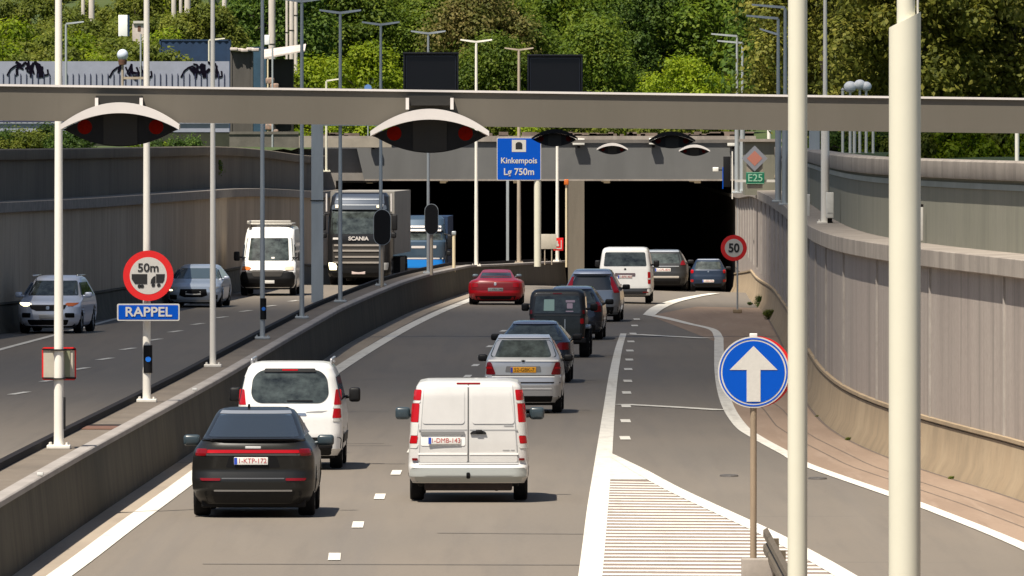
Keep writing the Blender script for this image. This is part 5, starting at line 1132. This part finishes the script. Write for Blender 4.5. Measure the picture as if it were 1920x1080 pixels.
b = MB(); b.box(-.5,.5,-12.6,-.9,.75,1.14).box(-1.2,1.2,-10,-6.5,.35,1.0); b.build('trailer_chassis', plastic, c.t)
for y in (-11.6,-10.4,-1.6):
    for sx in (-1, 1):
        b = MB(); b.lathe([(.2,-.16),(.47,-.16),(.5,-.12),(.5,.12),(.47,.16),(.2,.16)], (sx*1.02,y,.5), 'X', 24); b.build('wheel', tyre_m, c.t)
c.place(672, 414, -2.6, 'front')
bl = paint('blue_grey_truck_paint', (.045,.075,.11), .3, .35)
c = truck('oncoming blue truck half in the dark of the left tunnel', bl, 2.46, 3.05, 3.2, 0, 0, 0, 0)
c.patch('bright_blue_panel', rr(.75,1.12,-1.16,1.16,-1.17,1.17,.05), mat('bright_blue_paint', (.01,.20,.62), .35), 'front', .012, nx=16); c.patch('bright_blue_corner', rr(.35,1.0,-1.19,-.62,-1.2,-.62,.05), mat('bright_blue_paint', (.01,.20,.62), .35), 'front', .02)
c.patch('grille', rr(.36,.74,-.9,.9,-.9,.9,.04), mat('grille_dark', (.035,.03,.025), .6), 'front'); c.patch('name_bar', rr(1.62,1.72,-.3,.3,-.3,.3,.02), steel_l, 'front', .014); c.pair('front_marker', rr(1.62,1.74,.55,.8,.55,.8,.03), steel_l, 'front', .014)
c.patch('white_stripe', rr(2.50,2.58,-1.0,1.0,-1.0,1.0,.01), steel_l, 'front', .11); c.patch('white_stripe', rr(2.34,2.42,-1.0,1.0,-1.0,1.0,.01), steel_l, 'front', .11); c.patch('white_stripe', rr(1.14,1.2,-1.1,1.1,-1.1,1.1,.01), steel_l, 'front', .014)
b = MB(); b.box(-1.22,1.22,-9,-1.4,.9,3.0); b.build('cargo_box', mat('deep_blue_box', (.008,.03,.08), .6, noise=(1,.2)), c.t)
for y in (-8,-1.6):
    for sx in (-1, 1):
        b = MB(); b.lathe([(.2,-.16),(.47,-.16),(.5,-.12),(.5,.12),(.47,.16),(.2,.16)], (sx*1.02,y,.5), 'X', 24); b.build('wheel', tyre_m, c.t)
c.place(784, 470, -1.5, 'front')

# ================================================================ TREES AND PLANTS
def leaf_mat(name, c1, c2, c3, var=.25):
    m = bpy.data.materials.new(name); m.use_nodes = True; N = m.node_tree.nodes; Lk = m.node_tree.links
    b = N['Principled BSDF']; b.inputs['Roughness'].default_value = .6; b.inputs['Specular IOR Level'].default_value = .25
    tc = N.new('ShaderNodeTexCoord'); nz = N.new('ShaderNodeTexNoise'); nz.inputs['Scale'].default_value = .7; nz.inputs['Detail'].default_value = 5; Lk.new(tc.outputs['Object'], nz.inputs['Vector'])
    geo = N.new('ShaderNodeNewGeometry'); oi = N.new('ShaderNodeObjectInfo')
    rp = N.new('ShaderNodeValToRGB'); e = rp.color_ramp.elements; e[0].position = .3; e[0].color = (*c1, 1); e[1].position = .72; e[1].color = (*c3, 1); q = rp.color_ramp.elements.new(.5); q.color = (*c2, 1)
    ad = N.new('ShaderNodeMath'); ad.operation = 'MULTIPLY_ADD'; ad.inputs[1].default_value = .28; Lk.new(geo.outputs['Random Per Island'], ad.inputs[0]); 
    sb = N.new('ShaderNodeMath'); sb.operation = 'SUBTRACT'; sb.inputs[1].default_value = .13; Lk.new(nz.outputs['Fac'], sb.inputs[0]); Lk.new(sb.outputs[0], ad.inputs[2]); Lk.new(ad.outputs[0], rp.inputs[0])
    hv = N.new('ShaderNodeHueSaturation'); mr = N.new('ShaderNodeMapRange'); mr.inputs['To Min'].default_value = 1-var; mr.inputs['To Max'].default_value = 1+var; Lk.new(oi.outputs['Random'], mr.inputs['Value']); Lk.new(mr.outputs[0], hv.inputs['Value'])
    Lk.new(rp.outputs[0], hv.inputs['Color']); Lk.new(hv.outputs[0], b.inputs['Base Color'])
    tr = N.new('ShaderNodeBsdfTranslucent'); Lk.new(hv.outputs[0], tr.inputs[0]); mx_ = N.new('ShaderNodeMixShader'); mx_.inputs[0].default_value = .5
    Lk.new(b.outputs[0], mx_.inputs[1]); Lk.new(tr.outputs[0], mx_.inputs[2]); Lk.new(mx_.outputs[0], N['Material Output'].inputs[0])
    return m
green = leaf_mat('leaf_mid_green', (0.05484,0.09789,0.009408), (0.1051,0.1617,0.01317), (0.1828,0.2298,0.0207), .18)
bright = leaf_mat('leaf_yellow_green', (0.09139,0.1447,0.003763), (0.1828,0.2554,0.005645), (0.2742,0.3235,0.01411), .1)
dark = leaf_mat('leaf_dark_green', (0.03427,0.06944,0.01176), (0.06854,0.1232,0.01646), (0.1257,0.1848,0.02352))
olive = leaf_mat('leaf_olive', (0.07426,0.0896,0.01411), (0.1771,0.1904,0.02822), (0.3313,0.3024,0.0588), .12)
reddish = leaf_mat('leaf_brownish', (.075,.09,.016), (.15,.145,.035), (.25,.20,.07), .1)
shrubm = leaf_mat('leaf_shrub', (0.08225,0.1107,0.01317), (0.1462,0.1745,0.0207), (0.2102,0.2213,0.03293), .12)
bark = mat('bark', (.07,.055,.04), .95, noise=(6,.5), stretch=(1,1,.2))
def crown_mesh(seed, R, Hc, z0, nblob, per, leaf, flat=1.0):
    rr_ = random.Random(seed); vs = []; fs = []
    blobs = []
    for i in range(nblob):
        while True:
            p = Vector((rr_.uniform(-1,1), rr_.uniform(-1,1), rr_.uniform(-1,1)))
            if .25 < p.length < 1: break
        if p.length < .6: p *= 1.4
        taper = 1-.45*max(0, p.z); blobs.append((Vector((p.x*R*taper*rr_.uniform(.75,1.12), p.y*R*taper*.9, z0+Hc/2+p.z*Hc*.47)), rr_.uniform(.14,.34)*R*flat))
    for c, r in blobs:
        for k in range(per):
            u = Vector((rr_.gauss(0,1), rr_.gauss(0,1), rr_.gauss(0,1))).normalized()
            if u.z < -.5 and rr_.random() < .6: u.z = -u.z
            q = c+u*r*(rr_.uniform(.5,1.15) if k % 4 else rr_.uniform(1.0,1.6))*Vector((1,1,.8)).length/1.62
            n = (u+Vector((rr_.uniform(-.7,.7), rr_.uniform(-.7,.7), rr_.uniform(-.3,.9)))).normalized(); a = n.orthogonal().normalized(); a = (a*math.cos(k)+n.cross(a)*math.sin(k)); bq = n.cross(a); s = leaf*rr_.uniform(.6,1.3)
            i0 = len(vs); vs += [q+a*s, q+bq*s*.6, q-a*s*.9+n*s*.2, q-bq*s*.6]; fs.append((i0, i0+1, i0+2, i0+3))
    me = bpy.data.meshes.new('crown'); me.from_pydata(vs, [], fs); me.update(); return me, blobs
def trunk_mesh(seed, blobs, z1, r):
    rr_ = random.Random(seed); b = MB(); p = Vector((0,0,-.4)); k = 5
    for i in range(k):
        q = Vector((rr_.uniform(-.12,.12)*i, rr_.uniform(-.12,.12)*i, z1*(i+1)/k)); b.tube(p, q, r*(1-i/k*.7), r*(1-(i+1)/k*.7), 8); p = q
    for c, rad in blobs[:8]:
        s = Vector((0,0,z1*rr_.uniform(.35,.8))); m_ = (s+c)/2+Vector((0,0,.3)); b.tube(s, m_, r*.35, r*.25, 6); b.tube(m_, c, r*.25, r*.08, 6)
    bm_ = b.build('trunk', bark, None); me = bm_.data; bpy.data.objects.remove(bm_); return me
protos = {}
def proto(key, seed, R, Hc, z0, nb, per, leaf, m, tr=.16, flat=1.0):
    cm, bl_ = crown_mesh(seed, R, Hc, z0, nb, per, leaf, flat); cm.materials.append(m); protos[key] = (cm, trunk_mesh(seed, bl_, z0+Hc*.6, tr))
for i in range(3): proto('green%d' % i, 10+i, 3.4, 7.5, .8, 78, 260, .125, green)
for i in range(2): proto('dark%d' % i, 20+i, 3.6, 8.5, .8, 78, 260, .125, dark)
for i in range(2): proto('bright%d' % i, 30+i, 2.6, 5.0, .5, 46, 260, .115, bright)
proto('brown0', 40, 3.4, 7.0, .8, 66, 260, .12, reddish)
for i in range(2): proto('olive%d' % i, 50+i, 3.0, 10.0, -.2, 95, 300, .105, olive, .2)
for i in range(2): proto('shrub%d' % i, 60+i, 1.5, 2.4, .0, 18, 260, .085, shrubm, .05)
proto('shrub2', 66, 1.5, 2.2, .0, 18, 260, .085, bright, .05); proto('shrub3', 67, 1.5, 2.4, .0, 18, 260, .085, dark, .05)
NT = [0]
def tree(key, x, d, z, s, label, group, name='tree', cat='tree'):
    t = root(name, label, cat, (x, d, z), random.Random(NT[0]).uniform(0, 6.28), group); NT[0] += 1; t.scale = (s, s, s)
    for me, nm in ((protos[key][0], 'crown'), (protos[key][1], 'trunk' if name == 'tree' else 'stems')): link(bpy.data.objects.new(nm, me), t)
    return t
rt = random.Random(11)
rows = [(592, 7.0, 1.0), (618, 6.4, 1.0), (655, 6.6, 1.05), (700, 7.0, 1.15), (745, 7.2, 1.3)]
for ri, (d, stp, s) in enumerate(rows):
    x = -40+ri*2.1
    while x < 46:
        dd = d+rt.uniform(-7, 7); xx = x+rt.uniform(-1.5, 1.5); px = 960+xx/dd*F; x += stp*.62
        if ri == 0 and px < 370: continue
        if ri == 1 and px < 250: continue
        key = rt.choice(['green0','green1','green2','green0','green1','dark0'] if ri < 3 else ['dark0','green0','green1','green2'])
        if 1280 < px < 1480 and ri > 1: key = rt.choice(['dark0','dark1'])
        if 560 < px < 760 and ri < 3: key = rt.choice(['green2','bright0','green0'])
        zone = 'left' if px < 700 else 'middle' if px < 1250 else 'right'
        kind = 'dark' if 'dark' in key else 'light' if 'bright' in key else 'mid'
        tree(key, xx, dd, hill(xx, dd)-.6, s*rt.uniform(.85, 1.12), {'dark':'dark green tree','light':'yellowish green tree','mid':'mid green tree'}[kind]+{'left':' of the far wood at upper left','middle':' of the far wood above the tunnel portal','right':' of the far wood toward the right lamps'}[zone], 'trees of the wooded slope, '+kind+' '+zone)
# singular trees
tree('brown0', mx(905,585), 584, hill(mx(905,585),585)-.3, 1.0, 'brownish flowering tree in the middle of the wood above the double lamps', None)
tree('bright0', mx(1285,548), 548, 5.4, .82, 'brightest yellow-green bushy tree at the right above the portal', None)
tree('bright1', mx(1365,556), 556, 5.4, .62, 'low yellow-green tree behind the single-arm lamps', None)
tree('bright1', mx(690,560), 560, 5.6, .9, 'yellow-green tree left of the left black display', None)
tree('bright0', mx(600,566), 566, 5.4, .85, 'yellow-green tree behind the tiny round blue sign', None)
tree('green1', mx(1110,556), 556, 5.2, .80, 'mid green bushy tree directly right of the right black display', None)
tree('green2', mx(930,560), 560, 5.2, .75, 'mid green bushy tree between the two black displays', None)
# big olive trees close on the right
for i, (px, d, s, key, la) in enumerate(((1530,385,1.05,'olive0','olive leafy tree just right of the tall cream mast'),(1610,392,1.15,'olive1','olive tree behind the three globe lamps'),(1700,378,1.15,'olive0','olive tree behind the slanted top of the thick mast'),(1790,388,1.15,'olive1','olive tree between the thick mast and the thin pale lamp'),(1880,380,1.15,'olive0','olive tree behind the thin pale lamp at far right'),(1975,388,1.15,'olive1','olive tree at the right edge of the picture'),(1660,425,1.25,'dark0','dark tree filling the gap behind the olive trees, left one'),(1850,425,1.25,'dark1','dark tree filling the gap behind the olive trees, right one'),(2080,360,1.2,'olive0','olive tree standing past the right edge of the wall'),(1550,440,1.2,'dark1','dark tree behind the white pole with the cabinet'))):
    if px > 2300: continue
    tree(key, mx(px, d)+.4, d, 5.0 if 'olive' in key else 3.6, s, la, None)
# shrubs
ORD = 'first second third fourth fifth sixth seventh eighth ninth tenth eleventh twelfth thirteenth fourteenth fifteenth sixteenth seventeenth eighteenth nineteenth twentieth twenty-first twenty-second twenty-third twenty-fourth twenty-fifth'.split()
def shrub_row(pts, keys, s0, s1, label, group, seed):
    r_ = random.Random(seed)
    for i, (x, d, z) in enumerate(pts): tree(r_.choice(keys), x, d, z, r_.uniform(s0, s1)*1.0, ORD[i]+' from the left, '+label if seed in (1,2,3,4,30,31) else label, group, 'shrub', 'shrub')
shrub_row([(mx(1740+i*24, 262), 262+rt.uniform(-3,3), 4.6) for i in range(12)], ['shrub0','shrub2','shrub3'], .55, .85, 'low shrub behind the right parapet below the beam', 'hedge shrubs behind the right parapet', 1)
shrub_row([(mx(1520+i*22, 345), 345+rt.uniform(-3,3), 4.5) for i in range(9)], ['shrub2','shrub3','shrub0'], .5, .7, 'low shrub beside the white posts behind the right parapet', 'shrubs beside the white posts', 2)
shrub_row([(mx(-20+i*30, 380), 380+rt.uniform(-3,3), 4.35) for i in range(7)], ['shrub3','shrub3','shrub0'], .66, .8, 'dark shrub on the left bank under the near beam', 'dark shrubs on the left bank', 3)
shrub_row([(mx(250+i*30, 395), 395+rt.uniform(-3,3), 4.3) for i in range(5)], ['shrub2','shrub3'], .55, .62, 'yellow-green shrub right of the left arched signal', 'yellow-green shrubs on the left bank', 4)
for ri, d in enumerate((502,512,523,536,550,566,584,604,626,650,676)):
    pts = [(mx(-70+i*46+ri*17, d)+rt.uniform(-.4,.4), d+rt.uniform(-4,4)) for i in range(11+ri)]
    pts = [(x, q, hill(x, q)-.7) for x, q in pts if 960+x/q*F < 330+ri*6]
    shrub_row(pts, ['shrub0','shrub1','shrub0','shrub1','shrub2'], .95, 1.45, ['mossy green shrub on the slope just above the graffiti wall','mossy green shrub on the slope level with the bright white box','mossy green shrub high on the slope at the top left corner'][0 if ri < 3 else 1 if ri < 6 else 2], 'shrubs on the left slope, '+['low','middle','high'][0 if ri < 3 else 1 if ri < 6 else 2], 10+ri)
shrub_row([(mx(560+i*34, 520), 520+rt.uniform(-3,3), 4.7) for i in range(25)], ['shrub2','shrub2','shrub0','shrub1'], .75, 1.1, 'green shrub rising just above the beam over the portal', 'shrubs along the top of the portal', 30)
shrub_row([(mx(380+i*17, 566), 566, hill(mx(380+i*17, 566), 566)+.2) for i in range(11)], ['shrub1','shrub0','shrub3'], .9, 1.2, 'olive shrub behind the containers and sheds', 'shrubs behind the containers', 31)
# weeds at the wall foot
def weed(px, d, off, s, label, key='shrub2'):
    t = root('weed', label, 'weed', (RX(d)-off, d, zr(RX(d), d)-.06)); t.scale = (s*1.1, s*3.0, s*.75); cm = protos[key][0]
    link(bpy.data.objects.new('leaves', cm), t)
weed(0, 372, -.05, .26, 'largest dark green weed clump at the wall foot near the tunnel', 'shrub3'); weed(0, 338, -.04, .22, 'green weed clump at the wall foot left of the cream mast', 'shrub0')
weed(0, 222, .05, .055, 'small weed in the joint at the wall foot right of the cream mast', 'shrub0'); weed(0, 205, .05, .07, 'small green weed at the wall foot between the two masts', 'shrub0'); weed(0, 182, .05, .065, 'small pale weed at the wall foot right of the thick mast', 'shrub0')
